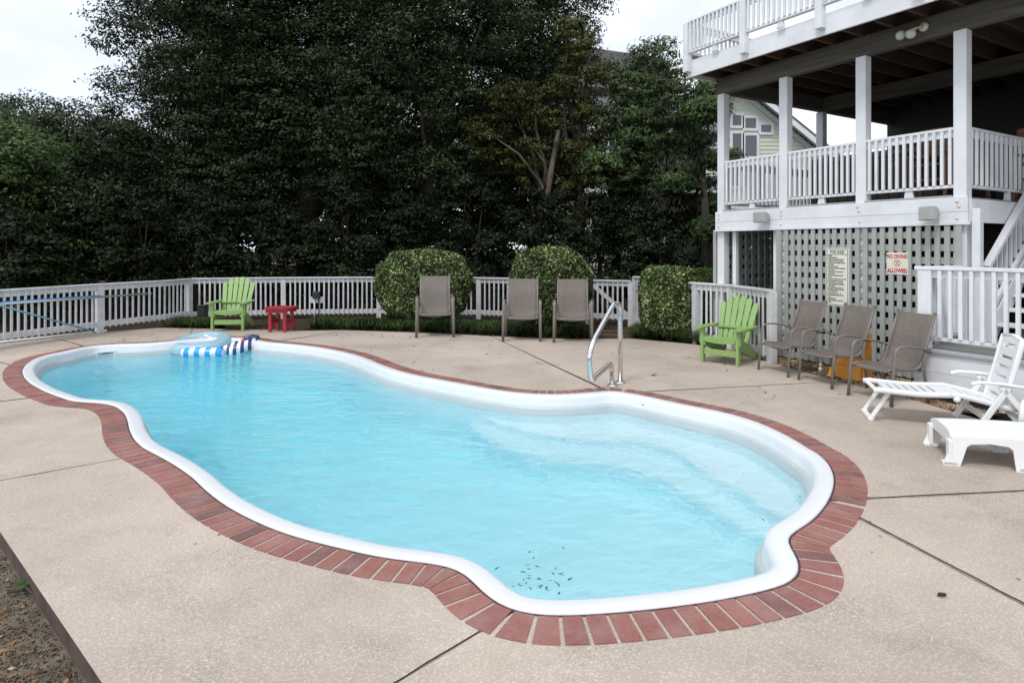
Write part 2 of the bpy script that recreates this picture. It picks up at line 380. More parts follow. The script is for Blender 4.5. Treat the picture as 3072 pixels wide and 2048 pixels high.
# pool shell: swept lip, wall and floor
WATER_Z = -.185
prof = [(0, -.03), (0, .006), (.003, .012), (.010, .0165), (.03, .018), (.09, .016), (.112, .010), (.124, -.004), (.130, -.026), (.136, -.07), (.142, -.088), (.158, -.097), (.170, -.104), (.176, -.118),
        (.182, -.2), (.195, -.45), (.22, -.8), (.25, -1.0), (.34, -1.12), (.52, -1.17)]
pool = empty('swimming_pool', (0, 0, 0)); tag(pool, 'curved white fibreglass swimming pool filled with pale blue water', 'swimming pool')
def floor_z(p, z):                     # the floor falls away towards the far left end
    s = min(1, max(0, ((p[0]-1)*-.75+(p[1]-3.5)*.66)/9)); return z if z > -.4 else -.4+(z+.4)*(.62+1.5*s)
rows = []
for dd, z in prof:
    Q = OUT if dd == 0 else offset(-dd); rows.append([(p[0], p[1], floor_z(p, z)) for p in Q[::2]])
lip_n = 10
mb = MB(); mb.sheet(rows[:lip_n+1], closed=True); mb.build('coping', MT['coping'], pool, True)
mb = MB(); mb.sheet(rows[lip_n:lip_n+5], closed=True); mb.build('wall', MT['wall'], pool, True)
mb = MB(); mb.sheet(rows[lip_n+4:], closed=True)
fl = rows[-1]; n0 = len(mb.v)
poly = [Vector((p[0], p[1], 0)) for p in fl]
mb.add(fl, [list(t) for t in tessellate_polygon([poly])])
shell = mb.build('shell', MT['shell'], pool, True)
# entry steps under water in the corner by the handrail and the bench along the deep side
def stepblock(pts, z, name):
    P = np.array([ground(x, y, WATER_Z)[:2] for x, y in pts]); P = resample(P, 120)
    for _ in range(6): P = .5*P+.25*(np.roll(P, 1, 0)+np.roll(P, -1, 0))
    m = MB(); m.prism([tuple(p) for p in P], -1.3, z); return m.build(name, MT['shell'], pool)
stepblock(c5((1050, 1040), (900, 1165), (1100, 1240), (1350, 1300), (1700, 1330), (2000, 1330), (2294, 1400)) + c9((100, 60), (400, 190), (600, 330), (760, 440), (1000, 300), (1000, 100), (850, -40)) + c6((600, 1280), (0, 1120)) + c5((1800, 1035), (1400, 1060)), -.47, 'entry_step')
stepblock(c5((1050, 1040), (850, 1190), (1080, 1330), (1400, 1400), (1800, 1420), (2200, 1530)) + c9((50, 150), (300, 290), (560, 420), (740, 500), (1000, 350), (1000, 100), (850, -40)) + c6((600, 1280), (0, 1120)) + c5((1800, 1035), (1400, 1060)), -.68, 'entry_step')
stepblock(c8((700, 700), (1150, 800), (1700, 900), (2294, 850)) + c9((350, 700), (560, 560), (800, 560), (900, 900), (300, 1060), (0, 1100)) + c8((1500, 1180), (1000, 1100)), -.70, 'bench')
# skimmer mouth in the far left wall
sk = ground(318, 1040); k = int(np.argmin(((OUT-np.array(sk[:2]))**2).sum(1))); pin = OUT[k]-NRM[k]*.168; ang = math.atan2(T[k][1], T[k][0])
skm = empty('skimmer', (pin[0], pin[1], -.14), ang, pool)
m = MB()
for lo, hi in (((-.15, -.02, -.07), (-.11, .035, .07)), ((.11, -.02, -.07), (.15, .035, .07)), ((-.11, -.02, .045), (.11, .035, .07)), ((-.11, -.02, -.07), (.11, .035, -.05))): m.box(lo, hi)
m.build('frame', MT['coping'], skm); m = MB(); m.box((-.11, -.01, -.05), (.11, .008, .045), .001); m.build('mouth', MT['black'], skm)

# water: closed body whose sides and bottom sit behind the shell
wp = offset(-.165)[::3]; m = MB(); m.prism([tuple(p) for p in wp], -2.4, WATER_Z)
tag(m.build('water', MT['water']), kind='structure')

# ---------------------------------------------------------------- patio slabs between control joints
def nearest(px): 
    g = np.array(ground(*px)[:2]); return int(np.argmin(((OUT-g)**2).sum(1)))
D = 3072/2352
joints = [((95*D, 912*D), (0, 922*D)), ((305*D, 1050*D), (0, 1103*D)), ((1180*D, 1402*D), (905*D, 1568*D)), ((1925*D, 1157*D), (2352*D, 1385*D)), ((1935*D, 1152*D), (2352*D, 1125*D)),
          ((1440*D, 896*D), (1690*D, 888*D)), ((1395*D, 898*D), (1120*D, 768*D)), (c4((1830, 732))[0], c4((2290, 655))[0]), (c4((1255, 712))[0], c4((1300, 625))[0]), (c4((560, 765))[0], c4((400, 710))[0]), (c4((160, 900))[0], c4((0, 868))[0])]
BND_PX = [(0, 1027), (150, 1012), (300, 996), (480, 983), (580, 985), (760, 988), (935, 992), (1024, 990), (1240, 997), (1400, 1004), (1600, 1014), (1740, 1017), (1890, 1015), (2048, 1029), (2170, 1043), (2195, 1056), (2299, 1085), (2400, 1112), (2560, 1154), (2610, 1168), (2733, 1198), (2819, 1223), (3000, 1275)]
BND = [tuple(ground(x, y)[:2]) for x, y in BND_PX]
_a, _b = ground(0, 1594), ground(307, 2048)
BND = BND[::-1]                                   # counter-clockwise: right/back -> back-left
BND += [(-14, 6.5), tuple((_a+(_a-_b)*.9)[:2]), tuple(_a[:2]), tuple(_b[:2]), (-1.2, 1.9), (-1.0, -2.5), (9, -2.5), (9, 3.2)]
def ray_hit(p, q):
    p, q = np.array(p), np.array(q); d = (q-p)/np.hypot(*(q-p)); best = None
    for i in range(len(BND)):
        a, b = np.array(BND[i]), np.array(BND[(i+1) % len(BND)]); e = b-a; den = d[0]*e[1]-d[1]*e[0]
        if abs(den) < 1e-9: continue
        w = a-p; s = (w[0]*e[1]-w[1]*e[0])/den; u = (w[0]*d[1]-w[1]*d[0])/den
        if s > .3 and 0 <= u <= 1 and (best is None or s > best[0]): best = (s, i, u, a+e*u)
    return best
JJ = []
for pin_, pout in joints:
    i = nearest(pin_); h = ray_hit(OUT[i], ground(*pout)[:2]); JJ.append((i, h[1]+h[2], np.array(h[3])))
JJ.sort(key=lambda j: j[0])
patio = empty('patio'); tag(patio, kind='structure')
GAP = .008
rim = offset(.004)
for k in range(len(JJ)):
    i0, b0, p0 = JJ[k]; i1, b1, p1 = JJ[(k+1) % len(JJ)]
    inner = [tuple(rim[i % NA]) for i in range(i0, (i1 if i1 > i0 else i1+NA)+1, 2)]
    nb = len(BND); b1e = b1 if b1 > b0 else b1+nb
    mid = [BND[j % nb] for j in range(math.floor(b0)+1, math.floor(b1e)+1)]
    def shift(inp, outp, s): d = outp-np.array(inp); d /= np.hypot(*d); nn = np.array([-d[1], d[0]])*s; return tuple(np.array(inp)+nn), tuple(outp+nn)
    a0, o0 = shift(inner[0], p0, GAP); a1, o1 = shift(inner[-1], p1, -GAP)
    def wob(p, q, sg):                # slightly ragged joint edge
        p, q = np.array(p), np.array(q); L = np.hypot(*(q-p)); d = (q-p)/L; nn = np.array([-d[1], d[0]]); k = max(2, int(L/.12))
        return [tuple(p+(q-p)*i/k+nn*rng.normal()*.0022) for i in range(1, k)]
    poly = [a0]+wob(a0, o0, 1)+[o0]+mid+[o1]+wob(o1, a1, 1)+[a1]+inner[1:-1][::-1]
    ar = sum(poly[q][0]*poly[(q+1) % len(poly)][1]-poly[(q+1) % len(poly)][0]*poly[q][1] for q in range(len(poly)))
    if ar < 0: poly = poly[::-1]
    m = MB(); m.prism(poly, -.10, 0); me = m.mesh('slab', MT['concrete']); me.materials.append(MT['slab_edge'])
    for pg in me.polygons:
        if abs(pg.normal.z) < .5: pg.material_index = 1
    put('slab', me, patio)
jb = MB(); rr = offset(.02)[::3]
for i, b, p in JJ:
    q = np.array(OUT[i]); d = (p-q)/np.hypot(*(p-q)); jb.beam((*(q+d*.01), -.022), (*(p-d*.01), -.022), .03, .03, .001)
jb.build('joint_filler', MT['filler'], patio)

cr = MB(); cr.sheet([[(p[0], p[1], .0035) for p in offset(-.002)[::2]], [(p[0], p[1], .0045) for p in offset(.011)[::2]]], closed=True); cr.build('sealant_bead', plain('dark_sealant', (.06, .028, .026), .8, .5, 30, .5, 60), pool)
# ---------------------------------------------------------------- brick border laid round the coping
edging = empty('brick_edging'); tag(edging, 'border of red bricks laid side by side around the white pool coping', 'brick border')
C_IN, C_OUT = offset(.012), offset(.205); seg = PERIM/NA
starts = sorted(set(j[0] for j in JJ)); BR = .104
def lerp_at(C, t): i = int(math.floor(t)); f = t-i; return C[i % NA]*(1-f)+C[(i+1) % NA]*f
for k in range(len(starts)):
    i0 = starts[k]; i1 = starts[(k+1) % len(starts)]; i1 = i1 if i1 > i0 else i1+NA
    L = (i1-i0)*seg
    if L < .06: continue
    nb = max(1, round(L/BR))
    for q in range(nb):
        g = .0088/seg
        t0 = i0+(i1-i0)*q/nb+g; t1 = i0+(i1-i0)*(q+1)/nb-g
        mids = [t0, (t0+t1)/2, t1]
        inn = [lerp_at(C_IN, t) for t in mids]; ou = [lerp_at(C_OUT, t) for t in mids]
        # keep the joint parallel: trim the wider side
        def trim(P, w): 
            c = (P[0]+P[2])/2; h = (P[2]-P[0]); l = np.hypot(*h)
            return P if l <= w else [c-h/l*w/2, P[1], c+h/l*w/2]
        ou = trim(ou, BR*1.35)
        poly = [tuple(p) for p in inn]+[tuple(p) for p in ou[::-1]]
        ar = sum(poly[a][0]*poly[(a+1) % 6][1]-poly[(a+1) % 6][0]*poly[a][1] for a in range(6))
        if abs(ar) < .004: continue
        if ar < 0: poly = poly[::-1]
        m = MB(); m.prism(poly, -.02, .005+random.uniform(-.0012, .0012)); m.build('brick', MT['brick'], edging)

# ---------------------------------------------------------------- ground, beds
def holed(outer, z, hole):            # flat sheet with the pool cut out of it
    loops = [[Vector((x, y, 0)) for x, y in outer], [Vector((p[0], p[1], 0)) for p in hole]]
    pts = [(x, y, z) for x, y in outer]+[(p[0], p[1], z) for p in hole]
    m = MB(); fs = []
    for t in tessellate_polygon(loops):
        a, b, c = [Vector(pts[i]) for i in t]
        fs.append(tuple(t) if (b-a).cross(c-a).z > 0 else (t[0], t[2], t[1]))
    return m.add(pts, fs)
m = holed([(-150, -60), (150, -60), (150, 260), (-150, 260)], -.085, offset(.05)[::6])
tag(m.build('ground', MT['dirt']), kind='structure')
bk = [Vector((*p, 0)) for p in BND[6:23]]; bk = [p+Vector((0, -.12, 0)) for p in bk]
m = MB(); m.prism([(-16, 9.5)]+[(p.x, p.y) for p in bk[::-1]]+[(40, 13), (40, 60), (-40, 60)], -.11, -.03)
tag(m.build('planting_bed', MT['mulch']), kind='structure')

# ---------------------------------------------------------------- the beach house porch (local axes: x along the front towards the camera, y inwards)
HX, HY, YAW = 3.451, 10.327, .533
AX, AY, VX, VY = math.sin(YAW), -math.cos(YAW), math.cos(YAW), math.sin(YAW)
HROT = math.atan2(AY, AX)
def hloc(X, Y, w=0.):               # photograph pixel -> (t, z) on the house plane y = w
    u = (X-1536)/FP; t = (u*(HY+VY*w)-(HX+VX*w))/(AX-u*AY); d = HY+AY*t+VY*w
    return t, EYE-(Y-HOR)/FP*d
def hworld(t, w, z=0.): return Vector((HX+AX*t+VX*w, HY+AY*t+VY*w, z))
SP, ZF0, ZF1, ZR, ZB, PW, OV, ZU = 1.173, 1.945, 2.247, 3.084, 4.214, .136, .545, 4.484
house = empty('porch_house', (HX, HY, 0), HROT)
tag(house, 'white two storey porch of a raised beach house with dark timber ceiling', 'house')
m = MB(); m.box((0, 0, 0), (PW, PW, ZB)); post_me = m.mesh('post', MT['white'])
for i in range(4): put('post', post_me, house, (i*SP, 0, 0))
put('post', post_me, house, (0, 2.72, 0)); put('post', post_me, house, (3*SP, 5.2, 0))
# floor beam faced with two boards, bolts
for z0, z1 in ((ZF0, ZF0+.124), (ZF0+.127, ZF1)):
    m = MB(); m.box((-.012, -.038, z0), (3*SP+PW+.03, -.001, z1), .003); m.build('fascia_board', MT['white'], house)
m = MB(); m.box((-.03, -.06, ZF0-.028), (3*SP+PW+.05, -.039+.03, ZF0-.002), .003); m.build('drip_trim', MT['white'], house)
bm_ = MB(); bm_.lathe([(.017, 0), (.017, .008), (.008, .016), (.001, .017)], 10, Matrix.Rotation(R(90), 4, 'X')); bolt_me = bm_.mesh('bolt', MT['bolt'], True)
for i in range(4):
    for z in (ZF0+.05, ZF1-.05, ZF1-.11): put('bolt', bolt_me, house, (i*SP+PW/2+random.uniform(-.02, .02), -.038, z))
m = MB(); m.box((3*SP+PW, .03, ZF0), (3*SP+PW+.04, 5.2, ZF1-.03), .003); m.build('fascia_board', MT['white'], house)
m = MB(); m.box((-.04, .03, ZF0), (-.002, 5.2, ZF1-.03), .003); m.build('fascia_board', MT['white'], house)
# porch floor boards
for k in range(int(5.2/.14)+1):
    m = MB() if k == 0 else m
    if k == 0: m.box((.0, 0, -.03), (3*SP+PW-.003, .134, .0), .003); fb = m.mesh('floor_board', MT['deck'])
    put('floor_board', fb, house, (.0, -.03+.001+k*.14, ZF1-.002+.028 if False else ZF1-.004))
# timber beams under the upper deck
m = MB(); m.box((-.02, .004, ZB+.002), (2*SP+.2, PW-.004, ZU), .004); m.build('beam', MT['beam'], house)
m = MB(); m.box((2*SP+.203, .004, ZB+.002), (8, PW-.004, ZU-.004), .004); m.build('beam', MT['beam'], house)
m = MB(); m.box((-.01, PW, ZB+.02), (PW-.01, 6.2, ZU-.006), .004); m.build('beam', MT['beam'], house)
m = MB(); m.box((PW, 2.72, ZB+.02), (8, 2.72+PW, ZU-.006), .004); m.build('beam', MT['beam'], house)
# joists and the boards of the upper deck
m = MB(); m.box((-.02, -OV+.035, 0), (.02, 6.2, .21), .003); jm = m.mesh('joist', MT['joist'])
t = .02
while t < 8: put('joist', jm, house, (t, 0, ZU+.001)); t += .40
m = MB(); m.box((-.1, -.066, 0), (8.2, .066, .032), .003); db = m.mesh('deck_board', MT['joist'])
y = -OV+.105
while y < 6.2: put('deck_board', db, house, (0, y, ZU+.213)); y += .1365
m = MB(); m.box((-.10, -OV-.002, ZU-.03), (8.2, -OV+.032, ZU+.245), .003); m.build('fascia_board', MT['white'], house)
m = MB(); m.box((-.135, -OV+.0, ZU-.028), (-.102, 6.2, ZU+.243), .003); m.build('fascia_board', MT['white'], house)
# house wall at the back of the porch, pale header over it
m = MB(); m.box((-.05, 5.27, 0), (8, 5.42, ZU+.2), .003); m.build('wall', MT['darkwall'], house)
m = MB(); m.box((3.9, 2.75, 0), (8, 5.24, ZB-.42), .003); m.build('wall', MT['darkwall'], house)
m = MB(); m.box((3.62, 2.42, ZB-.42), (8, 2.71, ZB-.16), .003); m.build('header', MT['header'], house)
m = MB(); m.box((3.60, 2.40, ZB-.157), (8, 2.72, ZB+.0), .003); m.build('header_beam', MT['joist'], house)
def railing(parent, p0, p1, zb, zt, n, mat='white', bw=.034, cap=(.085, .034), name='railing', foot=True, bot=.115):
    """handrail part with sub rail, bottom rail and balusters below it; p0, p1 in the parent's axes"""
    p0, p1 = Vector((*p0, 0)), Vector((*p1, 0)); d = (p1-p0).normalized(); rz = math.atan2(d.y, d.x); L = (p1-p0).length
    r = empty(name, (p0.x, p0.y, 0), rz, parent)
    h = MB(); h.box((0, -cap[0]/2, zt-cap[1]), (L, cap[0]/2, zt)); h.build('handrail', MT[mat], r)
    h = MB(); h.box((0, -.017, zt-cap[1]-.085), (L, .017, zt-cap[1]-.001), .003); h.build('sub_rail', MT[mat], r)
    h = MB(); h.box((0, -.035, zb+bot), (L, .035, zb+bot+.036), .003); h.build('bottom_rail', MT[mat], r)
    b = MB(); b.box((-bw/2, -bw/2, zb+bot+.037), (bw/2, bw/2, zt-cap[1]-.003), .002); bme = b.mesh('baluster', MT[mat])
    for i in range(n): put('baluster', bme, r, (L*(i+.5)/n, -.036, 0))
    if foot:
        h = MB(); M = Matrix.Translation((L/2, 0, 0)) @ Matrix.Rotation(R(90), 4, 'X')
        h.prism([(-.06, zb+.002), (.06, zb+.002), (.04, zb+bot-.001), (-.04, zb+bot-.001)], -.02, .02, M); h.build('foot_block', MT[mat], r)
    return r
for i in range(3): railing(house, (i*SP+PW, .06), ((i+1)*SP, .06), ZF1, ZR, 12+(i == 1))
for i in range(3):
    m = MB(); m.box((i*SP+PW+.002, -.036, ZF1+.002), ((i+1)*SP-.002, .03, ZF1+.024), .002); m.build('floor_edge', MT['grey_rail'], house)
railing(house, (3*SP+PW/2, PW), (3*SP+PW/2, 2.35), ZF1, ZR, 17, bw=.03)
railing(house, (PW/2, 2.71), (PW/2, PW), ZF1, ZR, 24); railing(house, (PW/2, 5.2), (PW/2, 2.9), ZF1, ZR, 22)
# upper deck railing
ZU1, ZRU = ZU+.245, 5.36
up_t = [-.075]+[hloc(2048+x*.4464, 200, -OV)[0] for x in (440, 955)]
up_t += [up_t[2]+(up_t[2]-up_t[1])*k for k in (1, 2)]
m = MB(); m.box((-.05, -.05, ZU+.05), (.05, .05, ZRU-.03)); upm = m.mesh('upper_post', MT['white'])
for k, t in enumerate(up_t): put('upper_post', upm, house, (t-.03, -OV-.054, 0))
for k in range(4): railing(house, (up_t[k]+.022, -OV-.035), (up_t[k+1]-.082, -OV-.035), ZU1, ZRU-.002, 13, cap=(.10, .034), bot=.10)
railing(house, (-.12, 5.5), (-.12, -OV+.06), ZU1, ZRU-.004, 58, bot=.10)

# lattice screen under the porch
def lattice(t0, t1, w, z0, z1, label, mat='sage', pv=.105, wv=.060, ph=.158, wh=.084, frame=True, side=False):
    L = empty('lattice_screen', hworld(t0, w), HROT) if not side else empty('lattice_screen', hworld(w, t0), HROT+R(90)); tag(L, label, 'lattice')
    n = int((t1-t0)/pv); h = int((z1-z0)/ph)
    b = MB(); b.box((-wv/2, -.026, z0), (wv/2, -.001, z1), .002); vm = b.mesh('upright_slat', MT[mat])
    for i in range(n+1): put('upright_slat', vm, L, ((t1-t0)*i/n+random.uniform(-.004, .004), 0, 0), rot=(0, R(random.uniform(-.12, .12)), 0))
    b = MB(); b.box((-wv/2, .001, -wh/2), (t1-t0+wv/2, .020, wh/2), .002); hm = b.mesh('cross_slat', MT[mat])
    for k in range(h+1): put('cross_slat', hm, L, (0, 0, z0+.05+k*ph))
    if frame:
        for x in (-.05, t1-t0-.012):
            b = MB(); b.box((x, -.034, z0), (x+.062, -.0265, z1), .003); b.build('frame_board', MT[mat], L)
    return L
lattice(SP+.04, 3*SP+.06, -.018, .02, ZF0-.03, 'sage grey lattice screen carrying the signs beneath the porch')
lattice(.16, 2.70, .05, .0, ZF0, 'shaded lattice screen seen through the open bay beneath the porch', pv=.16, wv=.085, ph=.17, wh=.1, frame=False, side=True)
for lo, hi in (((SP+.2, 1.3, 0), (3*SP+PW, 1.36, ZF0)), ((SP+.2, .06, 0), (SP+.25, 1.29, ZF0)), ((-.1, 2.9, 0), (3*SP+PW, 2.96, ZF0))):  # unseen near-black walls added so the lattice openings read dark
    b = MB(); b.box(lo, hi, .003); b.build('shade_backing', MT['void'], house)
# door posts of the open bay
for t in (.26, 1.03):
    b = MB(); b.box((t, .06, 0), (t+.07, .13, ZF0-.004)); b.build('door_post', MT['white'], house)
b = MB(); b.box((-.11, .02, 0), (-.045, .11, ZF0-.03)); b.build('corner_board', MT['sage'], house)
b = MB(); b.box((3*SP+PW+.045, .02, 0), (3*SP+PW+.13, .11, ZF0+.16)); b.build('corner_board', MT['white'], house)
b = MB(); b.box((3*SP+PW+.14, 2.2, 0), (8, 2.3, ZF0), .003); b.build('wall', MT['darkwall'], house)

# ---------------------------------------------------------------- raised side deck with steps up to the porch
DT, DW, DZ, DR = 3.56, -.90, .585, 1.445
deck = empty('side_deck', (HX, HY, 0), HROT); tag(deck, 'low white boarded deck with white railing beside the lattice screen', 'deck')
for z0, z1 in ((.09, .295), (.298, .505)):
    b = MB(); b.box((DT, DW, z0), (8, DW+.03, z1), .003); b.build('skirt_board', MT['white'], deck)
    b = MB(); b.box((DT-.03, DW+.0, z0), (DT-.002, .0, z1), .003); b.build('skirt_board', MT['white'], deck)
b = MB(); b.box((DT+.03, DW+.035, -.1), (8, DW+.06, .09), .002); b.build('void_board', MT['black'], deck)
b = MB(); b.box((DT-.05, DW-.03, .508), (8, DW+.11, .545), .004); b.build('edge_board', MT['grey_rail'], deck)
b = MB(); b.box((DT-.03, -.066, 0), (8, .066, .032), .003); db2 = b.mesh('deck_board', MT['deck'])
y = DW+.18
while y < 2.1: put('deck_board', db2, deck, (0, y, DZ-.073)); y += .137
b = MB(); b.box((DT+.0, DW+.03, .545), (DT+.10, DW+.13, DR-.035)); b.build('newel_post', MT['white'], deck)
railing(deck, (DT-.04, DW+.08), (7.9, DW+.08), DZ-.035, DR, 44, bw=.036, cap=(.12, .038), foot=False, bot=.09)
railing(deck, (DT+.05, DW+.14), (DT+.05, -.04), DZ-.035, DR-.002, 8, bw=.036, cap=(.11, .036), foot=False, bot=.09)
b = MB(); b.box((DT+.15, DW+.3, -.12), (DT+.27, DW+.42, .5), .01); b.build('pile', MT['beam'], deck)
# stairs climbing along the porch's end
st = empty('staircase', (HX, HY, 0), HROT); tag(st, 'white open-riser staircase climbing from the side deck to the porch', 'stairs')
S0, S1, SW0, SW1 = .32, 2.35, 3.74, 4.75
for i in range(9):
    f = i/9; y = S0+.1+(S1-S0)*f; z = DZ+(ZF1-DZ)*(i+1)/10
    b = MB(); b.box((SW0+.04, y, z-.035), (SW1, y+.27, z), .004); b.build('tread', MT['white'], st)
def sloped(p, w, h, x, dz, name, par, mat='white'):
    b = MB(); b.beam((x, S0, DZ+dz), (x, S1, ZF1+dz), w, h); return b.build(name, MT[mat], par)
sloped(0, .045, .24, SW0+.01, .02, 'stringer', st); sloped(0, .045, .24, SW1+.02, .02, 'stringer', st)
for x in (SW0+.01, SW1+.02):
    hr = empty('stair_railing', (0, 0, 0), 0, st)
    b = MB(); b.beam((x, S0-.06, 1.42), (x, S1, 1.42+(ZF1-DZ)*(S1-S0+.06)/(S1-S0)), .08, .05); b.build('handrail', MT['white'], hr)
    sl = (ZF1-DZ)/(S1-S0)
    b = MB(); b.beam((x, S0, .86), (x, S1, .86+sl*(S1-S0)), .04, .06); b.build('bottom_rail', MT['white'], hr)
    b = MB(); b.box((-.017, -.017, .87), (.017, .017, 1.40), .002); bme = b.mesh('baluster', MT['white'])
    for k in range(16): put('baluster', bme, hr, (x-.03, S0+.14+k*.13, sl*(.14+k*.13)))
    b = MB(); b.box((x-.05, S0-.07, DZ-.04), (x+.05, S0+.03, 1.41)); b.build('newel_post', MT['white'], hr)

# ---------------------------------------------------------------- things fixed to the porch
def speaker(X0, X1, Y0, Y1, label):
    t0, z1 = hloc(X0, Y0, -.12); t1, z0 = hloc(X1, Y1, -.12); t = (t0+t1)/2; z = (z0+z1)/2; w = (t1-t0)
    s = empty('outdoor_speaker', hworld(t, -.04, z), HROT+R(-14)); tag(s, label, 'speaker', 'speakers on the porch beam')
    hw, hh = w*.36, (z1-z0)*.46
    b = MB(); M = Matrix.Rotation(R(90), 4, 'X')
    b.add([(x, y, zz) for y, k in ((-.20, 1), (-.13, 1), (-.03, .55)) for x, zz in ((-hw*k, -hh*k), (hw*k, -hh*k), (hw*k, hh*k), (-hw*k, hh*k))],
          [(0, 1, 2, 3), (8, 11, 10, 9)]+[(a*4+i, (a+1)*4+i, (a+1)*4+(i+1) % 4, a*4+(i+1) % 4) for a in (0, 1) for i in range(4)])
    o = b.build('cabinet', MT['speaker'], s); bv = o.modifiers.new('b', 'BEVEL'); bv.width = .012; bv.segments = 2
    b = MB(); b.box((-hw*.9, -.206, -hh*.88), (hw*.9, -.2005, hh*.88), .003); b.build('grille', MT['speaker'], s)
    b = MB(); b.box((-.03, -.05, -.015), (.03, .0, .015), .003); b.build('bracket', MT['speaker'], s)
speaker(2270, 2322, 636, 668, 'pale speaker on the porch beam above the open bay')
speaker(2769, 2838, 619, 662, 'pale speaker on the porch beam near the corner post')
t, z = hloc(2772, 82, .0); fl = empty('floodlight', hworld(t, .0, z), HROT); tag(fl, 'twin bulb floodlight on the dark timber beam', 'floodlight')
b = MB(); b.lathe([(.055, 0), (.055, .015), (.035, .03)], 20, Matrix.Rotation(R(90), 4, 'X')); b.build('base', MT['cream'], fl, True)
for dx, dz, rz in ((-.09, -.075, 20), (-.22, -.055, 45)):
    hd = empty('lamp', (dx, -.12, dz), R(rz), fl)
    b = MB(); b.lathe([(.022, -.1), (.024, -.04), (.05, .01), (.058, .03)], 16, Matrix.Rotation(R(115), 4, 'X')); b.build('holder', MT['cream'], hd, True)
    b = MB(); b.lathe([(.056, .025), (.055, .04), (.03, .055), (.002, .06)], 16, Matrix.Rotation(R(115), 4, 'X')); b.build('bulb', MT['bulb'], hd, True)
b = MB(); b.tube([(0, -.03, 0), (-.05, -.08, -.01), (-.09, -.11, -.06)], .016, 8); b.tube([(-.05, -.08, -.01), (-.21, -.1, -.04)], .016, 8); b.build('arm', MT['cream'], fl, True)

# signs
def text(s, size, loc, parent, mat, align='LEFT', name='lettering', sx=1, rot=(R(90), 0, 0), ls=1.1, bold=0):
    c = bpy.data.curves.new(name, 'FONT'); c.body = s; c.size = size; c.align_x = align; c.space_line = ls; c.extrude = .0006; c.offset = bold; c.fill_mode = 'BOTH'
    c.resolution_u = 2; c.materials.append(mat); o = bpy.data.objects.new(name, c); COL.objects.link(o); o.parent = parent; o.location = loc; o.rotation_euler = rot; o.scale = (sx, 1, 1)
    bpy.context.view_layer.update(); me = bpy.data.meshes.new_from_object(o.evaluated_get(bpy.context.evaluated_depsgraph_get()))   # plain mesh lettering
    n_ = put(name, me, parent, loc, rot=rot); n_.scale = (sx, 1, 1)
    if not me.materials: me.materials.append(mat)
    bpy.data.objects.remove(o); return n_
def rect_frame(mb, x0, x1, z0, z1, w, y0, y1):
    for lo, hi in (((x0, y0, z0), (x1, y1, z0+w)), ((x0, y0, z1-w), (x1, y1, z1)), ((x0, y0, z0+w), (x0+w, y1, z1-w)), ((x1-w, y0, z0+w), (x1, y1, z1-w))): mb.box(lo, hi, .0003)
t0, z1 = hloc(2480, 744, -.03); t1, z0 = hloc(2549, 921, -.03); W_, H_ = t1-t0, z1-z0
rs = empty('pool_rules_sign', hworld(t0, -.0455, z0), HROT); tag(rs, 'tall cream sign headed POOL RULES hung on the lattice', 'sign')
rows_ = [[(x*W_, -.006-.012*math.sin(zz*7+x*1.5)**2*(1-abs(2*x-1))*.6, zz*H_) for x in np.linspace(0, 1, 7)] for zz in np.linspace(0, 1, 15)]
b = MB(); b.box((0, -.004, 0), (W_, -.0005, H_), .001); b.build('panel', MT['sign_cream'], rs)
b = MB(); rect_frame(b, .012, W_-.012, .014, H_-.014, .006, -.0062, -.0042); b.box((.018, -.0062, H_*.885), (W_-.018, -.0042, H_*.893), .0003); b.build('border', MT['ink'], rs)
text('POOL RULES', H_*.075, (W_/2, -.0055, H_*.908), rs, MT['ink'], 'CENTER', sx=.92*W_*.72/(H_*.075*6.2), bold=.001)
RULES = '''1.  NO RUNNING.
2.  NO BOISTEROUS OR ROUGH PLAY.
3.  NO DIVING ALLOWED IN AREAS OF THE POOL LESS THAN
     5 FEET DEEP OR IN POOLS NOT APPROVED FOR DIVING.
4.  CHILDREN SHOULD NOT USE THE SWIMMING POOL WITHOUT
     ADULT SUPERVISION.
5.  ADULTS SHOULD NOT SWIM ALONE.
6.  NO PERSONS UNDER THE INFLUENCE OF ALCOHOL OR DRUGS
     SHOULD USE THE POOL.
7.  NO PERSON WITH SKIN, EYE, EAR OR NASAL INFECTION
     ALLOWED IN THE POOL.
8.  NO PERSON WITH COMMUNICABLE DISEASE ALLOWED
     IN THE POOL.
9.  NO ANIMALS OR PETS ALLOWED IN THE POOL OR ON THE DECK.
10. NO GLASS ALLOWED IN THE POOL OR ON THE DECK.
11. ALL PERSONS USING POOL DO SO AT THEIR OWN RISK.
     OWNERS AND MANAGEMENT ARE NOT RESPONSIBLE FOR
     ACCIDENTS OR INJURIES.
12. POOL IS FOR PRIVATE USE, MEMBERS AND GUESTS ONLY.
13. MANAGEMENT RESERVES THE RIGHT TO DENY USE OF THE
     POOL TO ANYONE AT ANY TIME.
14. THIS POOL IS OPEN FROM ___ A.M. TO ___ P.M.
15. THE MAXIMUM NUMBER OF SWIMMERS ALLOWED IN THE
     POOL IS ____
16. A FIRST AID KIT IS LOCATED
17. EMERGENCY TELEPHONE (or other notification device) IS
     LOCATED'''
lh = H_*.83/27
text(RULES, lh*.86, (.026, -.0055, H_*.856), rs, MT['ink'], sx=(W_-.055)/(lh*.86*32.5), ls=1.0*lh/(lh*.86), bold=.0004)
t0, z1 = hloc(2662, 757, -.03); t1, z0 = hloc(2727, 824, -.03); W_, H_ = t1-t0, z1-z0
nd = empty('no_diving_sign', hworld(t0, -.0455, z0), HROT); tag(nd, 'square pale sign reading NO DIVING ALLOWED in red', 'sign')
b = MB(); b.box((0, -.004, 0), (W_, -.0005, H_), .001); b.build('panel', MT['sign_pale'], nd)
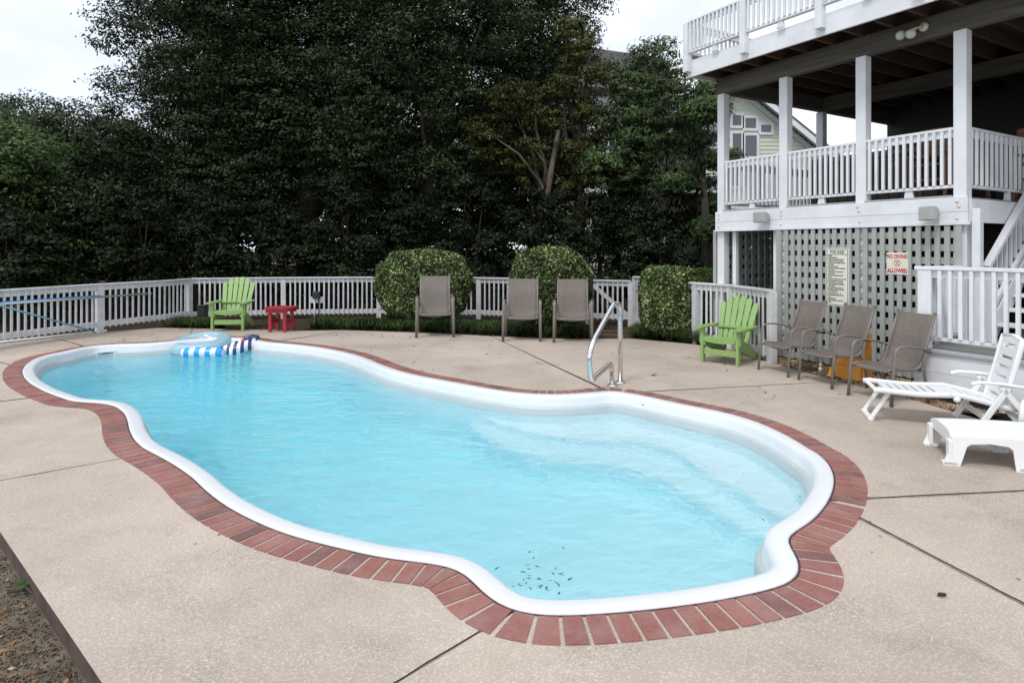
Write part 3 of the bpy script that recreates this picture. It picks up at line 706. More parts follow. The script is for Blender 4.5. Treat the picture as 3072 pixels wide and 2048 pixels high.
text('NO DIVING', H_*.25, (W_/2, -.0055, H_*.73), nd, MT['red_ink'], 'CENTER', sx=W_*.92/(H_*.25*5.0), bold=.002)
text('ALLOWED', H_*.25, (W_/2, -.0055, H_*.09), nd, MT['red_ink'], 'CENTER', sx=W_*.9/(H_*.25*4.65), bold=.003)
b = MB(); cx_, cz_, rr_ = W_*.5, H_*.52, H_*.135
b.tube([(cx_+rr_*math.cos(a), -.0055, cz_+rr_*math.sin(a)) for a in np.linspace(0, 2*math.pi, 25)], .0028, 6); b.tube([(cx_-rr_*.7, -.0055, cz_+rr_*.7), (cx_+rr_*.7, -.0055, cz_-rr_*.7)], .0024, 6)
b.tube([(cx_-rr_*.1, -.005, cz_+rr_*.5), (cx_+rr_*.05, -.005, cz_), (cx_-rr_*.4, -.005, cz_-rr_*.7)], .003, 6); b.tube([(cx_-rr_*.1, -.005, cz_+rr_*.45), (cx_+rr_*.65, -.005, cz_+rr_*.5)], .0026, 6)
b.build('pictogram', MT['red_ink'], nd)
for x, z in ((.02, .03), (W_-.02, .03), (.02, H_-.03), (W_-.02, H_-.03)):
    b = MB(); b.lathe([(.007, 0), (.006, .004)], 8, Matrix.Translation((x, -.005, z)) @ Matrix.Rotation(R(90), 4, 'X')); b.build('nail', MT['black'], nd)

# bar stools and hot tub on the porch
def stool(t, w, rz, label):
    s = empty('bar_stool', hworld(t, w, ZF1+.024), HROT+R(rz)); tag(s, label, 'stool', 'bar stools on the porch')
    for x in (-.2, .2):
        b = MB(); b.beam((x, .2, 0), (x, .24, .99), .035, .035, .004, up=(1, 0, 0)); b.build('back_post', MT['stool'], s)
        b = MB(); b.box((x-.02, -.2, 0), (x+.02, -.16, .56)); b.build('leg', MT['stool'], s)
    b = MB(); b.box((-.23, -.22, .56), (.23, .22, .595), .01); b.build('seat', MT['stool'], s)
    for k, z in enumerate((.70, .79, .88, .96)):
        b = MB(); b.sheet([[(x, .235-.03*(1-(x/.19)**2)*-1, z+zz*(.03+.012*(1-(x/.19)**2))) for x in np.linspace(-.19, .19, 7)] for zz in (-1, 1)]); solid(b.build('back_rung', MT['stool'], s), .014)
    for z in (.25, .45):
        b = MB(); b.box((-.19, -.19, z), (.19, -.165, z+.03)); b.build('foot_rail', MT['stool'], s)
        for x in (-.2, .2): b = MB(); b.box((x-.012, -.165, z), (x+.012, .21, z+.03)); b.build('side_rail', MT['stool'], s)
tt, _ = hloc(2796, 400, .75); stool(tt, .75, 8, 'brown ladder-back bar stool behind the porch rail beside the corner post')
tt, _ = hloc(3040, 420, 1.7); stool(tt, 1.7, -30, 'brown bar stool behind the end rail above the stairs')
ht = empty('hot_tub', hworld(1.75, 2.3, ZF1+.024), HROT); tag(ht, 'dark brown hot tub with slate cover standing on the porch', 'hot tub')
b = MB()
for k in range(12):
    b = MB(); b.box((-.95+k*.158, -.95, .04), (-.95+k*.158+.15, -.93, .74), .004); b.build('side_panel', MT['tub'], ht)
b = MB(); b.box((-.945, -.925, 0), (.945, .95, .75), .03); b.build('cabinet', MT['tub'], ht)
b = MB(); b.box((-.98, -.98, .753), (.98, .98, .85), .03); b.build('cover', MT['cover'], ht)

# ---------------------------------------------------------------- picket fences
FZ = .955
def fpt(X, Y, z=.955): p = ground(X, Y, z); return Vector((p.x, p.y, 0))
def fence(pts, label, post_every=1.75, spacing=.113, first_post=True, kind='picket_fence', cat='fence', brace=False, lift=.06, posts=None):
    o = pts[0]; F = empty(kind, o); tag(F, label, cat)
    pk = MB(); pk.box((-.019, -.03, lift), (.019, -.012, FZ-.034), .002); pme = pk.mesh('picket', MT['fence'])
    ps = MB(); ps.box((-.055, -.034, -.05), (.055, .07, FZ-.034), .004); pom = ps.mesh('fence_post', MT['fence'])
    for a, b in zip(pts, pts[1:]):
        d = b-a; L = d.length; rz = math.atan2(d.y, d.x); q = a-o
        def bar(lo, hi, name): m = MB(); m.box(lo, hi, .003); m.build(name, MT['fence'], F, loc=q, rz=rz)
        bar((-.01, -.05, FZ-.033), (L+.01, .05, FZ), 'cap_rail')
        bar((0, -.011, FZ-.13), (L, .022, FZ-.034), 'top_rail'); bar((0, -.011, lift+.02), (L, .022, lift+.125), 'bottom_rail')
        n = round(L/spacing); np_ = max(1, round(L/post_every)); ptx = [L*i/np_ for i in range(np_+1)]
        u = d.normalized()
        for i in range(n):
            x = L*(i+.5)/n
            if posts is None and min(abs(x-p) for p in ptx) < .075: continue
            put('picket', pme, F, q+u*x+Vector((random.uniform(-.003, .003), 0, 0)), rot=(0, R(random.uniform(-.35, .35)), rz))
        for i, p in enumerate(ptx):
            if posts is not None and (pts.index(a) if i == 0 else pts.index(b)) not in posts: continue
            if i == 0 and not (first_post and a is pts[0]): continue
            put('fence_post', pom, F, q+u*p, rz)
        if brace:
            m = MB(); z0, z1 = (lift+.1, FZ-.12)
            m.beam((.05, -.001, z1), (L-.05, -.001, z0), .02, .085, .003); m.build('brace', MT['fence'], F, loc=q+Vector((0, 0, 0)), rz=rz)
    return F
fence([fpt(-230, 885), fpt(0, 868.5), fpt(300, 850.5), fpt(500, 840), fpt(570, 835)], 'weathered white picket fence behind the pool poles', 99, posts=[2, 4], lift=.10)
fence([fpt(575, 834), fpt(850, 831), fpt(1137, 829.8), fpt(1436, 831.5), fpt(1765, 838)], 'long white picket fence behind the far chairs and clipped shrubs', 99, first_post=False)
fence([fpt(1772, 838.5), fpt(1892, 841)], 'white picket gate with a diagonal brace behind the handrail', 9, kind='fence_gate', cat='gate', brace=True, lift=.10)
FZ = 1.05
fence([fpt(1904, 842), fpt(2085, 846.5, 1.05), fpt(2192, 851.5, 1.06)], 'short white picket fence behind the boxy shrub', 1.3)
fence([fpt(2194, 851.8, 1.06), fpt(2312, 866, 1.06)], 'white picket gate closing the gap beside the lattice screen', 9, kind='fence_gate', cat='gate', brace=True)

# ---------------------------------------------------------------- adirondack chairs, red table
def adirondack(loc, rz, label, sc=1):
    C = empty('adirondack_chair', loc, rz, sc=sc); tag(C, label, 'chair', 'green adirondack chairs'); g = MT['green']
    for s in (-1, 1):
        b = MB(); b.box((s*.275-.022, -.045, 0), (s*.275+.022, .045, .525), .005); b.build('front_leg', g, C)
        b = MB(); M = Matrix(((0, 0, 1, s*.242), (1, 0, 0, 0), (0, 1, 0, 0), (0, 0, 0, 1)))
        b.prism([(-.03, .27), (.55, .06), (.70, .0), (.80, .0), (.80, .06), (.60, .20), (.30, .33), (-.03, .385)], -.013, .013, M); b.build('side_rail', g, C)
        pts = [(-.10, -.075), (-.115, 0), (-.10, .05), (-.04, .07), (.30, .065), (.60, .03), (.60, -.05), (.30, -.06), (-.04, -.075)]
        b = MB(); b.prism([(s*.31+q, p) for p, q in pts][::1 if s*-1 < 0 else 1], .526, .55); o = b.build('armrest', g, C)
        b = MB(); M = Matrix(((0, 0, 1, s*.308), (1, 0, 0, 0), (0, 1, 0, 0), (0, 0, 0, 1)))
        b.prism([(-.03, .524), (-.03, .30), (.0, .28), (.03, .31), (.05, .36), (.085, .42), (.11, .524)], -.011, .011, M); b.build('arm_bracket', g, C)
    b = MB(); b.box((-.252, -.02, .125), (.252, .008, .215), .004); b.build('stretcher', g, C)
    b = MB(); M = Matrix(((1, 0, 0, 0), (0, 0, -1, -.048), (0, 1, 0, 0), (0, 0, 0, 1)))
    xs = np.linspace(-.25, .25, 15); b.prism([(x, .345-.035*math.cos(x/.25*1.57)**.5) for x in xs]+[(.25, .385), (-.25, .385)], -.02, .0, M); b.build('apron', g, C)
    for k in range(6):
        y = -.035+k*.088; z = .388-.028*k+.012*max(0, k-4)
        b = MB(); b.box((-.262, y, z-.01), (.262, y+.076, z+.012), .005); b.build('seat_slat', g, C)
    hts = (.70, .775, .815, .815, .775, .70); lean = math.atan2(.36, .78)
    for k in range(6):
        u = (k-2.5)/2.5; xb, xt = u*.205, u*.262; h = hts[k]; w0, w1 = .033, .043
        A = [(xb-w0, 0), (xb+w0, 0)]; tip = [(xt+w1*math.cos(a)*1.0, h-.045+.045*math.sin(a)) for a in np.linspace(0, math.pi, 7)]
        M = Matrix.Translation((0, .425, .255)) @ Matrix.Rotation(-lean, 4, 'X') @ Matrix(((1, 0, 0, 0), (0, 0, -1, 0), (0, 1, 0, 0), (0, 0, 0, 1)))
        b = MB(); b.prism(A+tip, -.011+abs(u)*-.012, .011+abs(u)*-.012, M); b.build('back_slat', g, C)
    for h, w in ((.24, .24), (.56, .27)):
        M = Matrix.Translation((0, .425, .255)) @ Matrix.Rotation(-lean, 4, 'X')
        b = MB(); b.box((-w, .026, h-.035), (w, .05, h+.035), .004, M); b.build('back_brace', g, C)
    b = MB(); b.box((-.30, .50, .49), (.30, .56, .523), .004); b.build('arm_support', g, C)
    return C
p = (ground(639, 993)+ground(728, 993))/2; adirondack(p, R(8), 'lime green adirondack chair by the fence beside the red table', 1.04)
p = (ground(2106, 1084)+ground(2218, 1100))/2; adirondack(p, math.atan2(-.40, .39)+R(3), 'lime green adirondack chair near the porch beside the taupe chairs', .94)
c = (ground(812, 996)+ground(874, 990))/2; tb = empty('side_table', c, R(-6), sc=1.0); tag(tb, 'small red side table next to the green chair by the fence', 'table')
b = MB(); hx = .27; b.prism([(hx*x+cx, hx*y+cy) for x, y, cx, cy in ((-1, -1, .1, 0), (1, -1, -.1, 0), (1, -1, 0, .1), (1, 1, 0, -.1), (1, 1, -.1, 0), (-1, 1, .1, 0), (-1, 1, 0, -.1), (-1, -1, 0, .1))], .455, .48); b.build('tabletop', MT['red'], tb)
for sx in (-1, 1):
    for sy in (-1, 1): b = MB(); b.box((sx*.15-.032, sy*.15-.022, 0), (sx*.15+.032, sy*.15+.022, .454), .005); b.build('leg', MT['red'], tb)
    b = MB(); b.box((sx*.15-.012, -.126, .16), (sx*.15+.012, .126, .23), .004); b.build('stretcher', MT['red'], tb)
    b = MB(); b.box((-.225, sx*.175-.0, .375), (.225, sx*.175+.022*sx, .452) if sx > 0 else (.225, sx*.175, .452), .003) if sx > 0 else b.box((-.225, -.197, .375), (.225, -.175, .452), .003); b.build('apron', MT['red'], tb)

# ---------------------------------------------------------------- taupe sling chairs
def sling_chair():
    C = empty('sling_chair'); f = MT['frame']
    for s in (-1, 1):
        b = MB(); pth = fillet([(s*.30, -.045, 0), (s*.295, .0, .46), (s*.295, .02, .665), (s*.295, .16, .69), (s*.295, .42, .655), (s*.295, .56, .60)], .09, 6)
        b.tube(pth, .021, 10, .62, 1.15, up=(0, 1, 0)); b.build('front_leg', f, C, True)
        b = MB(); b.tube(fillet([(s*.285, .50, .625), (s*.285, .47, .42), (s*.285, .54, 0)], .15, 6), .019, 10, .7, 1.1, up=(0, 1, 0)); b.build('rear_leg', f, C, True)
        b = MB(); b.tube(fillet([(s*.245, -.03, .395), (s*.245, .03, .42), (s*.245, .24, .40), (s*.245, .46, .39), (s*.245, .55, .62), (s*.245, .70, 1.04)], .1, 6), .016, 10); b.build('side_tube', f, C, True)
        b = MB(); b.tube([(s*.245, .03, .40), (s*.295, .03, .40)], .014, 8); b.build('connector', f, C, True); b = MB(); b.tube([(s*.245, .47, .40), (s*.285, .475, .40)], .014, 8); b.build('connector', f, C, True)
        b = MB(); b.lathe([(.018, 0), (.018, .02), (.008, .028)], 10, Matrix.Translation((s*.245, .70, 1.035))); b.build('end_cap', f, C, True)
    b = MB(); b.tube([(-.245, .02, .385), (0, .02, .36), (.245, .02, .385)], .013, 8); b.build('cross_bar', f, C, True); b = MB(); b.tube([(-.245, .47, .375), (.245, .47, .375)], .013, 8); b.build('cross_bar', f, C, True)
    line = fillet([(0, -.035, .385), (0, .02, .415), (0, .24, .405), (0, .45, .395), (0, .54, .62), (0, .695, 1.03)], .1, 6)
    rows = []
    cum = 0; L = sum((b_-a_).length for a_, b_ in zip(line, line[1:]))
    for i, pnt in enumerate(line):
        if i: cum += (pnt-line[i-1]).length
        sag = .028*math.sin(math.pi*min(1, max(0, cum/L)))+.008
        tdir = (line[min(i+1, len(line)-1)]-line[max(i-1, 0)]).normalized(); nn = Vector((0, tdir.z, -tdir.y))
        rows.append([tuple(pnt+Vector((x, 0, 0))+nn*sag*(1-(x/.235)**2)) for x in np.linspace(-.235, .235, 9)])
    b = MB(); b.sheet(rows); solid(b.build('sling', MT['sling'], C, True), .006)
    return C
sc0 = sling_chair()
def place_chair(i, FLp, FRp, label, sc, extra=0):
    a, b = ground(*FLp), ground(*FRp); o = sc0 if i == 0 else copy_tree(sc0); d = b-a
    u = d.normalized(); bk = Vector((-u.y, u.x, 0))
    o.location = (a+b)/2+bk*.045*sc; o.rotation_euler = (0, 0, math.atan2(d.y, d.x)+R(extra)); o.scale = (sc, sc, sc*(.94 if sc > 1 else 1)); tag(o, label, 'chair', 'taupe sling chairs')
place_chair(0, (1243, 1012.5), (1365.5, 1013), 'taupe sling chair in front of the domed shrub by the far fence', 1.13, 9)
place_chair(1, (1502.5, 1023), (1626.6, 1026), 'middle one of the three taupe sling chairs along the far fence', 1.1, 6)
place_chair(2, (1657, 1027), (1780.7, 1030), 'taupe sling chair beside the white gate and pool handrail', 1.1, 4)
place_chair(3, (2276, 1108), (2363, 1131.5), 'taupe sling chair by the lattice next to the green adirondack chair', .90)
place_chair(4, (2400, 1140), (2490, 1166), 'taupe sling chair by the lattice in front of the orange panel', .90)
place_chair(5, (2548, 1186), (2670, 1220), 'taupe sling chair by the side deck just behind the white folding lounger', .90)

# ---------------------------------------------------------------- white loungers
wm = MT['plastic']
Lg = empty('folding_lounger', (3.49, 6.02, 0), R(-19), sc=.95); tag(Lg, 'white folding plastic lounger with raised slotted backrest and armrests', 'lounger')
HWD = .245
def slab_curve(pts, w, th, name, par, slots=(), rim=.03):
    """a plastic panel following a profile in x-z, with open slots across"""
    P = [Vector((x, 0, z)) for x, z in pts]; d = [0]
    for a, b_ in zip(P, P[1:]): d.append(d[-1]+(b_-a).length)
    tot = d[-1]
    def pos(s):
        for i in range(len(P)-1):
            if s <= d[i+1]+1e-6: k = (s-d[i])/(d[i+1]-d[i]); return P[i].lerp(P[i+1], k)
        return P[-1]
    cuts = sorted(set([0, tot]+[c_ for s0, s1 in slots for c_ in (s0*tot, s1*tot)]+list(np.linspace(0, tot, 14))))
    m = MB(); yw = [-w, -w*.62, w*.62, w]
    for s0, s1 in zip(cuts, cuts[1:]):
        a, b_ = pos(s0), pos(s1); mid = (s0+s1)/2/tot
        for j in range(3):
            if j == 1 and any(q0 < mid < q1 for q0, q1 in slots): continue
            m.add([(a.x, yw[j], a.z), (b_.x, yw[j], b_.z), (b_.x, yw[j+1], b_.z), (a.x, yw[j+1], a.z)], [(0, 1, 2, 3)])
    o = m.build(name, wm, par); solid(o, th)
    for s in (-1, 1):
        e = MB(); e.tube([(pos(t_).x, s*w, pos(t_).z-.008) for t_ in np.linspace(0, tot, 12)], .02, 8, 1.3, .7, up=(0, 0, 1)); e.build('edge_rib', wm, o, True)
    return o
slab_curve([(0, .325), (.06, .335), (.2, .325), (.4, .315), (.6, .325), (.66, .33)], HWD, .014, 'leg_rest', Lg, [(.06, .16)]+[(.26+k*.11, .29+k*.11) for k in range(6)])
slab_curve([(.66, .33), (.74, .33), (.9, .295), (1.06, .255), (1.16, .235)], HWD, .014, 'seat', Lg, [(.2+k*.16, .235+k*.16) for k in range(5)])
slab_curve([(1.07, .19), (1.10, .33), (1.17, .60), (1.225, .84), (1.24, .885)], HWD*.86, .018, 'backrest', Lg, [(.16, .20), (.29, .33), (.42, .46), (.55, .59), (.68, .72), (.83, .895)])
b = MB(); b.tube([(1.235, -HWD*.8, .868), (1.245, 0, .888), (1.235, HWD*.8, .868)], .02, 8); b.build('top_rib', wm, Lg, True)
for s in (-1, 1):
    b = MB(); b.beam((.16, s*.16, .31), (-.02, s*.16, .0), .035, .05, .008, up=(0, 1, 0)); b.build('foot_leg', wm, Lg)
    b = MB(); b.beam((1.10, s*(HWD+.035), .44), (.84, s*(HWD+.035), 0), .05, .035, .006, up=(0, 1, 0)); b.build('front_leg', wm, Lg)
    b = MB(); b.beam((1.04, s*(HWD+.035), .44), (1.36, s*(HWD+.035), 0), .05, .035, .006, up=(0, 1, 0)); b.build('rear_leg', wm, Lg)
    ar = fillet([(.80, s*(HWD+.035), .445), (.86, s*(HWD+.035), .47), (1.05, s*(HWD+.035), .465), (1.34, s*(HWD+.03), .43)], .05)
    b = MB(); b.tube(ar, .034, 10, .45, 1., up=(0, 0, 1)); b.build('armrest', wm, Lg, True)
b = MB(); b.box((-.035, -.18, .0), (.02, .18, .035), .012); b.build('foot_bar', wm, Lg)
b = MB(); b.beam((.93, -HWD-.03, .13), (.93, HWD+.03, .13), .02, .06, .006); b.build('cross_bar', wm, Lg); b = MB(); b.beam((1.25, -HWD-.03, .13), (1.25, HWD+.03, .13), .02, .06, .006); b.build('cross_bar', wm, Lg)
b = MB(); b.lathe([(.028, -.02), (.028, .02)], 14, Matrix.Translation((.70, -HWD, .285)) @ Matrix.Rotation(R(90), 4, 'X')); b.lathe([(.028, -.02), (.028, .02)], 14, Matrix.Translation((.70, HWD, .285)) @ Matrix.Rotation(R(90), 4, 'X')); b.build('hinge', wm, Lg, True)

L2 = empty('sun_lounger', (3.42, 4.90, 0), R(-19), sc=.96); tag(L2, 'white moulded plastic sun lounger with arched leg openings at the frame edge', 'lounger')
HW2 = .26; zs = .262
def arch(x): return zs+.02*math.sin((x-.05)*2.2)
m = MB(); nx = 34; xs = np.linspace(0, 1.15, nx); ys = np.linspace(-1, 1, 13)
rows = []
for x in xs:
    k = .965+.035*min(1, max(0, x/.12))**.5; gro = .004 if abs((x/.13) % 1-.5) < .12 and x > .1 else 0
    rows.append([(x, y*HW2*k, arch(x)-.045*abs(y)**8-gro*(abs(y) < .78)) for y in ys])
m.sheet(rows); o = m.build('seat', wm, L2, True); solid(o, .008)
for s in (-1, 1):                       # side skirt with leg arches
    top = [(x, arch(x)-.03) for x in np.linspace(.0, 1.7, 20)]
    bot = [(1.7, .16), (1.55, .16), (1.50, .0), (1.40, .0), (1.36, .17), (1.0, .195), (.62, .185), (.575, .17), (.55, .0), (.42, .0), (.40, .16), (.37, .185), (.25, .195), (.13, .18), (.10, .16), (.055, .0), (-.06, .0), (-.045, .05), (.0, .16)]
    M = Matrix(((1, 0, 0, 0), (0, 0, -1, s*HW2), (0, 1, 0, 0), (0, 0, 0, 1)))
    m = MB(); m.prism((bot+top), -.007, .007, M); m.build('side_skirt', wm, L2)
    for x0 in (-.01, .485, 1.45):
        m = MB(); m.box((x0-.05, s*HW2-.05*(s > 0)-.007*(s < 0), .0), (x0+.055, s*HW2+.05*(s < 0)+.007*(s > 0), .03), .01); m.build('foot', wm, L2)
        m = MB(); m.beam((x0, s*(HW2-.025), .02), (x0, s*(HW2-.02), .2), .03, .07, .006); m.build('leg_rib', wm, L2)
    ar = fillet([(.66, s*(HW2+.01), .23), (.68, s*(HW2+.012), .44), (.80, s*(HW2+.012), .455), (1.15, s*(HW2+.012), .44), (1.25, s*(HW2+.01), .22)], .06)
    m = MB(); m.tube(ar, .035, 10, .5, 1., up=(0, 1, 0)); m.build('armrest', wm, L2, True)
m = MB(); m.prism([(-HW2*.96, .17), (HW2*.96, .17), (HW2*.96, arch(0)-.04), (HW2*.8, arch(0)-.008), (-HW2*.8, arch(0)-.008), (-HW2*.96, arch(0)-.04)], -.007, .007, Matrix(((0, 0, 1, .004), (1, 0, 0, 0), (0, 1, 0, 0), (0, 0, 0, 1)))); m.build('end_skirt', wm, L2)
slab_curve([(1.12, .24), (1.3, .30), (1.75, .48)], HW2*.95, .016, 'backrest', L2, [(.2, .26), (.4, .46), (.6, .66)])

# ---------------------------------------------------------------- pool handrail
hr = empty('pool_handrail', ground(1860.7, 1149)); tag(hr, 'polished stainless steel pool handrail bent over the water', 'handrail')
e = Vector((-.6, -.8, 0))
pth = fillet([(e*s)+Vector((0, 0, z)) for s, z in ((0, .0), (.0, .965), (.165, .985), (.66, .60), (.765, .44), (.72, .15), (.23, .285), (.20, .0))], .075, 9)
b = MB(); b.tube(pth, .030, 16); b.build('rail_tube', MT['steel'], hr, True)
for s in (0, .2): b = MB(); b.lathe([(.062, 0), (.062, .012), (.05, .022), (.027, .03)], 24, Matrix.Translation(e*s)); b.build('flange', MT['steel'], hr, True)

# ---------------------------------------------------------------- pool poles by the left fence
def rod(name, p0, p1, r, mat, label):
    p0, p1 = Vector(p0), Vector(p1); o = empty(name, p0); b = MB(); b.tube([(0, 0, 0), p1-p0], r, 10); b.build('tube', mat, o, True)
    b = MB(); d = (p1-p0).normalized(); b.tube([(p1-p0)-d*.05, (p1-p0)+d*.005], r*1.25, 10); b.build('end_cap', mat, o, True); tag(o, label, 'pole')
def fline(X, off, z, Y=None):       # a point in front of the left fence
    a, b = fpt(0, 868.5), fpt(500, 840); u = (X-1536)/FP; d = (b-a); n = Vector((d.y, -d.x, 0)).normalized(); a = a+n*off
    t = (u*a.y-a.x)/(d.x-u*d.y); p = a+d*t; return Vector((p.x, p.y, z))
def zat(p, Y): return EYE-(Y-HOR)/FP*p.y
def fp(X, Y, off): p = fline(X, off, 0); p.z = zat(p, Y); return p
rod('pool_pole', fp(-160, 924, .09), fp(452, 880, .09), .019, MT['pole_grey'], 'grey telescopic pool pole resting along the white fence')
rod('pool_pole', fp(-160, 919, .075), fp(300, 886.5, .075), .014, MT['pole_blue'], 'bright blue pole lying just above the grey pole on the fence')
rod('pool_pole', fp(-60, 900, .13), fp(288, 996, .28), .015, MT['pole_teal'], 'teal pole slanting down across the left fence to the patio')
g0, g1 = ground(-150, 1047), ground(318, 995.5); g0.z = g1.z = .024
rod('pool_pole', g0, g1, .022, MT['pvc'], 'white pipe lying on the patio along the foot of the fence')

# ---------------------------------------------------------------- small fixtures
p = ground(950, 966); st_ = empty('outlet_post', p); tag(st_, 'dark weatherproof outlet box on a board among the fence pickets', 'outlet')
b = MB(); b.box((-.15, .02, .42), (.15, .045, .56)); b.build('back_board', MT['fence'], st_)
b = MB(); b.box((-.08, -.07, .53), (.08, .018, .68), .012); b.build('outlet_box', MT['black'], st_)
for x in (-.05, .05): b = MB(); b.tube([(x, 0, -.03), (x, 0, .54)], .014, 8); b.build('conduit', MT['pvc'] if x < 0 else MT['black'], st_, True)
p = ground(608, 968); bx_ = empty('pump_box', p); tag(bx_, 'black box at the foot of the fence behind the green chair', 'box')
b = MB(); b.box((-.09, -.08, 0), (.09, .08, .36), .015); b.build('housing', MT['black'], bx_); b = MB(); b.box((-.10, -.09, .362), (.10, .09, .39), .008); b.build('lid', MT['black'], bx_)
for X, Y, lab in ((2294, 1079, 'white sprinkler riser in the gravel beside the first lattice chair'), (2461, 1124, 'white sprinkler riser in the gravel beside the orange panel')):
    s = empty('sprinkler_riser', ground(X, Y)); tag(s, lab, 'sprinkler', 'sprinkler risers in the gravel')
    b = MB(); b.lathe([(.018, -.03), (.018, .05), (.022, .05), (.022, .09), (.014, .1), (.014, .12), (.019, .12), (.019, .14)], 14); b.build('riser', MT['pvc'], s, True); b = MB(); b.lathe([(.012, .14), (.01, .155)], 10); b.build('nozzle', MT['pvc'], s, True)
# orange panel standing against the lattice
p = ground(2535, 1133); og = empty('orange_panel', p, math.atan2(AY, AX)+R(6)); tag(og, 'orange plastic board leaning on the lattice behind a taupe chair', 'board')
b = MB(); b.prism([(-.22, -.02), (.20, -.02), (.19, .30), (-.12, .30)], -.018, .018, Matrix.Translation((0, .0, 0)) @ Matrix.Rotation(R(80), 4, 'X')); b.build('front_panel', MT['orange'], og)
b = MB(); b.prism([(-.215, .16), (.199, .16), (.199, .165), (-.21, .165)], -.0195, .0195, Matrix.Rotation(R(80), 4, 'X')); b.build('groove', MT['filler'], og)
M = Matrix(((0, 0, 1, .235), (1, 0, 0, 0), (0, 1, 0, 0), (0, 0, 0, 1))); b = MB(); b.prism([(-.04, 0), (.16, 0), (.15, .30), (.14, .52), (.10, .60), (.06, .50), (.03, .28)], -.02, .02, M); b.build('side_fin', MT['orange'], og)

# ---------------------------------------------------------------- inflatables
def stripes(name, c0, c1, scale, ax='X', edge=.5, trans=0, rough=.25):
    m, n, b = new_mat(name); t = n.nodes.new('ShaderNodeTexCoord'); sx = n.nodes.new('ShaderNodeSeparateXYZ'); n.links.new(t.outputs['UV' if ax == 'U' else 'Object'], sx.inputs[0])
    f = math_(n, 'FRACT', math_(n, 'MULTIPLY', sx.outputs['X' if ax == 'U' else ax], scale)); f = math_(n, 'GREATER_THAN', f, edge)
    n.links.new(mixc(n, f, c0, c1), b.inputs['Base Color']); b.inputs['Roughness'].default_value = rough
    b.inputs['Transmission Weight'].default_value = trans; return m
clear = plain('clear_blue_vinyl', (.46, .69, .82), .18, .06, 3, 0); clear.node_tree.nodes['Principled BSDF'].inputs['Transmission Weight'].default_value = .35
MT['ring_b'] = plain('aqua_vinyl', (.10, .52, .70), .2, .05, 3, 0)
MT['pinkstripe'] = stripes('pink_stripes', (.72, .75, .80), (.68, .33, .44), 6, 'X', .5)
MT['bluestripe'] = stripes('blue_stripes', (.80, .82, .85), (.03, .36, .78), 5.6, 'X', .5)
MT['navy'] = stripes('navy_stripes', (.80, .80, .82), (.03, .05, .15), 11, 'X', .5)
d0 = 11.0; rg = empty('inflatable_ring', ((604-1536)/FP*d0, d0, WATER_Z+.10)); rg.rotation_euler = (R(9), R(-2), 0)
tag(rg, 'clear blue inflatable ring with pink stripes floating at the far end', 'pool float')
def torus(R0, r, a0, a1, n, k, sz=1., ph0=0, ph1=2*math.pi):
    cl = abs(a1-a0-2*math.pi) < 1e-6
    return [[((R0+r*math.cos(f))*math.cos(a), (R0+r*math.cos(f))*math.sin(a), r*sz*math.sin(f)) for a in (np.linspace(a0, a1, n, endpoint=not cl))] for f in np.linspace(ph0, ph1, k)]
b = MB(); b.sheet(torus(.385, .14, 0, 2*math.pi, 48, 15, .95), closed=True); b.build('ring_tube', clear, rg, True)
b = MB(); b.sheet(torus(.385, .142, R(40), R(140), 22, 9, .95, R(150), R(260))); solid(b.build('stripe_band', MT['pinkstripe'], rg, True), .003)
b = MB(); b.lathe([(.26, -.05), (.27, -.03), (.26, -.02)], 30); b.build('ring_floor', MT['ring_b'], rg, True)
p = ground(596, 1071, WATER_Z); fl2 = empty('striped_float', p, R(2)); tag(fl2, 'blue and white striped inflatable pillow floating before the ring', 'pool float')
def pillow(pts, r, mat, name, par, sx=1., sy=1.):
    rs_ = [r*(.55 if i in (0, len(pts)-1) else 1) for i in range(len(pts))]; b = MB(); b.tube(pts, rs_, 14, sx, sy, up=(0, 0, 1)); return b.build(name, mat, par, True)
pillow([(-.33, .12, .05), (-.31, .12, .05), (-.1, .10, .06), (.15, .10, .06), (.34, .10, .055), (.36, .10, .055)], .085, MT['bluestripe'], 'headrest', fl2, 1, 1.15)
p = ground(690, 1062, WATER_Z); fl3 = empty('navy_striped_float', p, R(16), sc=1.25); tag(fl3, 'navy and white striped inflatable arms floating beside the ring', 'pool float')
pillow([(-.12, .05, .0), (-.09, .06, .03), (.05, .12, .08), (.20, .18, .10), (.23, .19, .1)], .075, MT['navy'], 'arm_tube', fl3)
pillow([(-.02, -.04, .0), (.02, -.03, .03), (.16, .04, .09), (.30, .12, .12), (.33, .14, .11)], .075, MT['navy'], 'arm_tube', fl3)
navy_ = plain('navy_vinyl', (.03, .06, .17), .25, .05); redv = plain('red_vinyl', (.6, .05, .05), .25, .05)
pillow([(.16, .16, .16), (.18, .17, .175), (.26, .20, .19), (.33, .22, .17), (.35, .22, .16)], .05, navy_, 'crest', fl3); pillow([(.13, .15, .13), (.14, .15, .14), (.16, .155, .17), (.165, .155, .18)], .035, redv, 'red_tab', fl3)

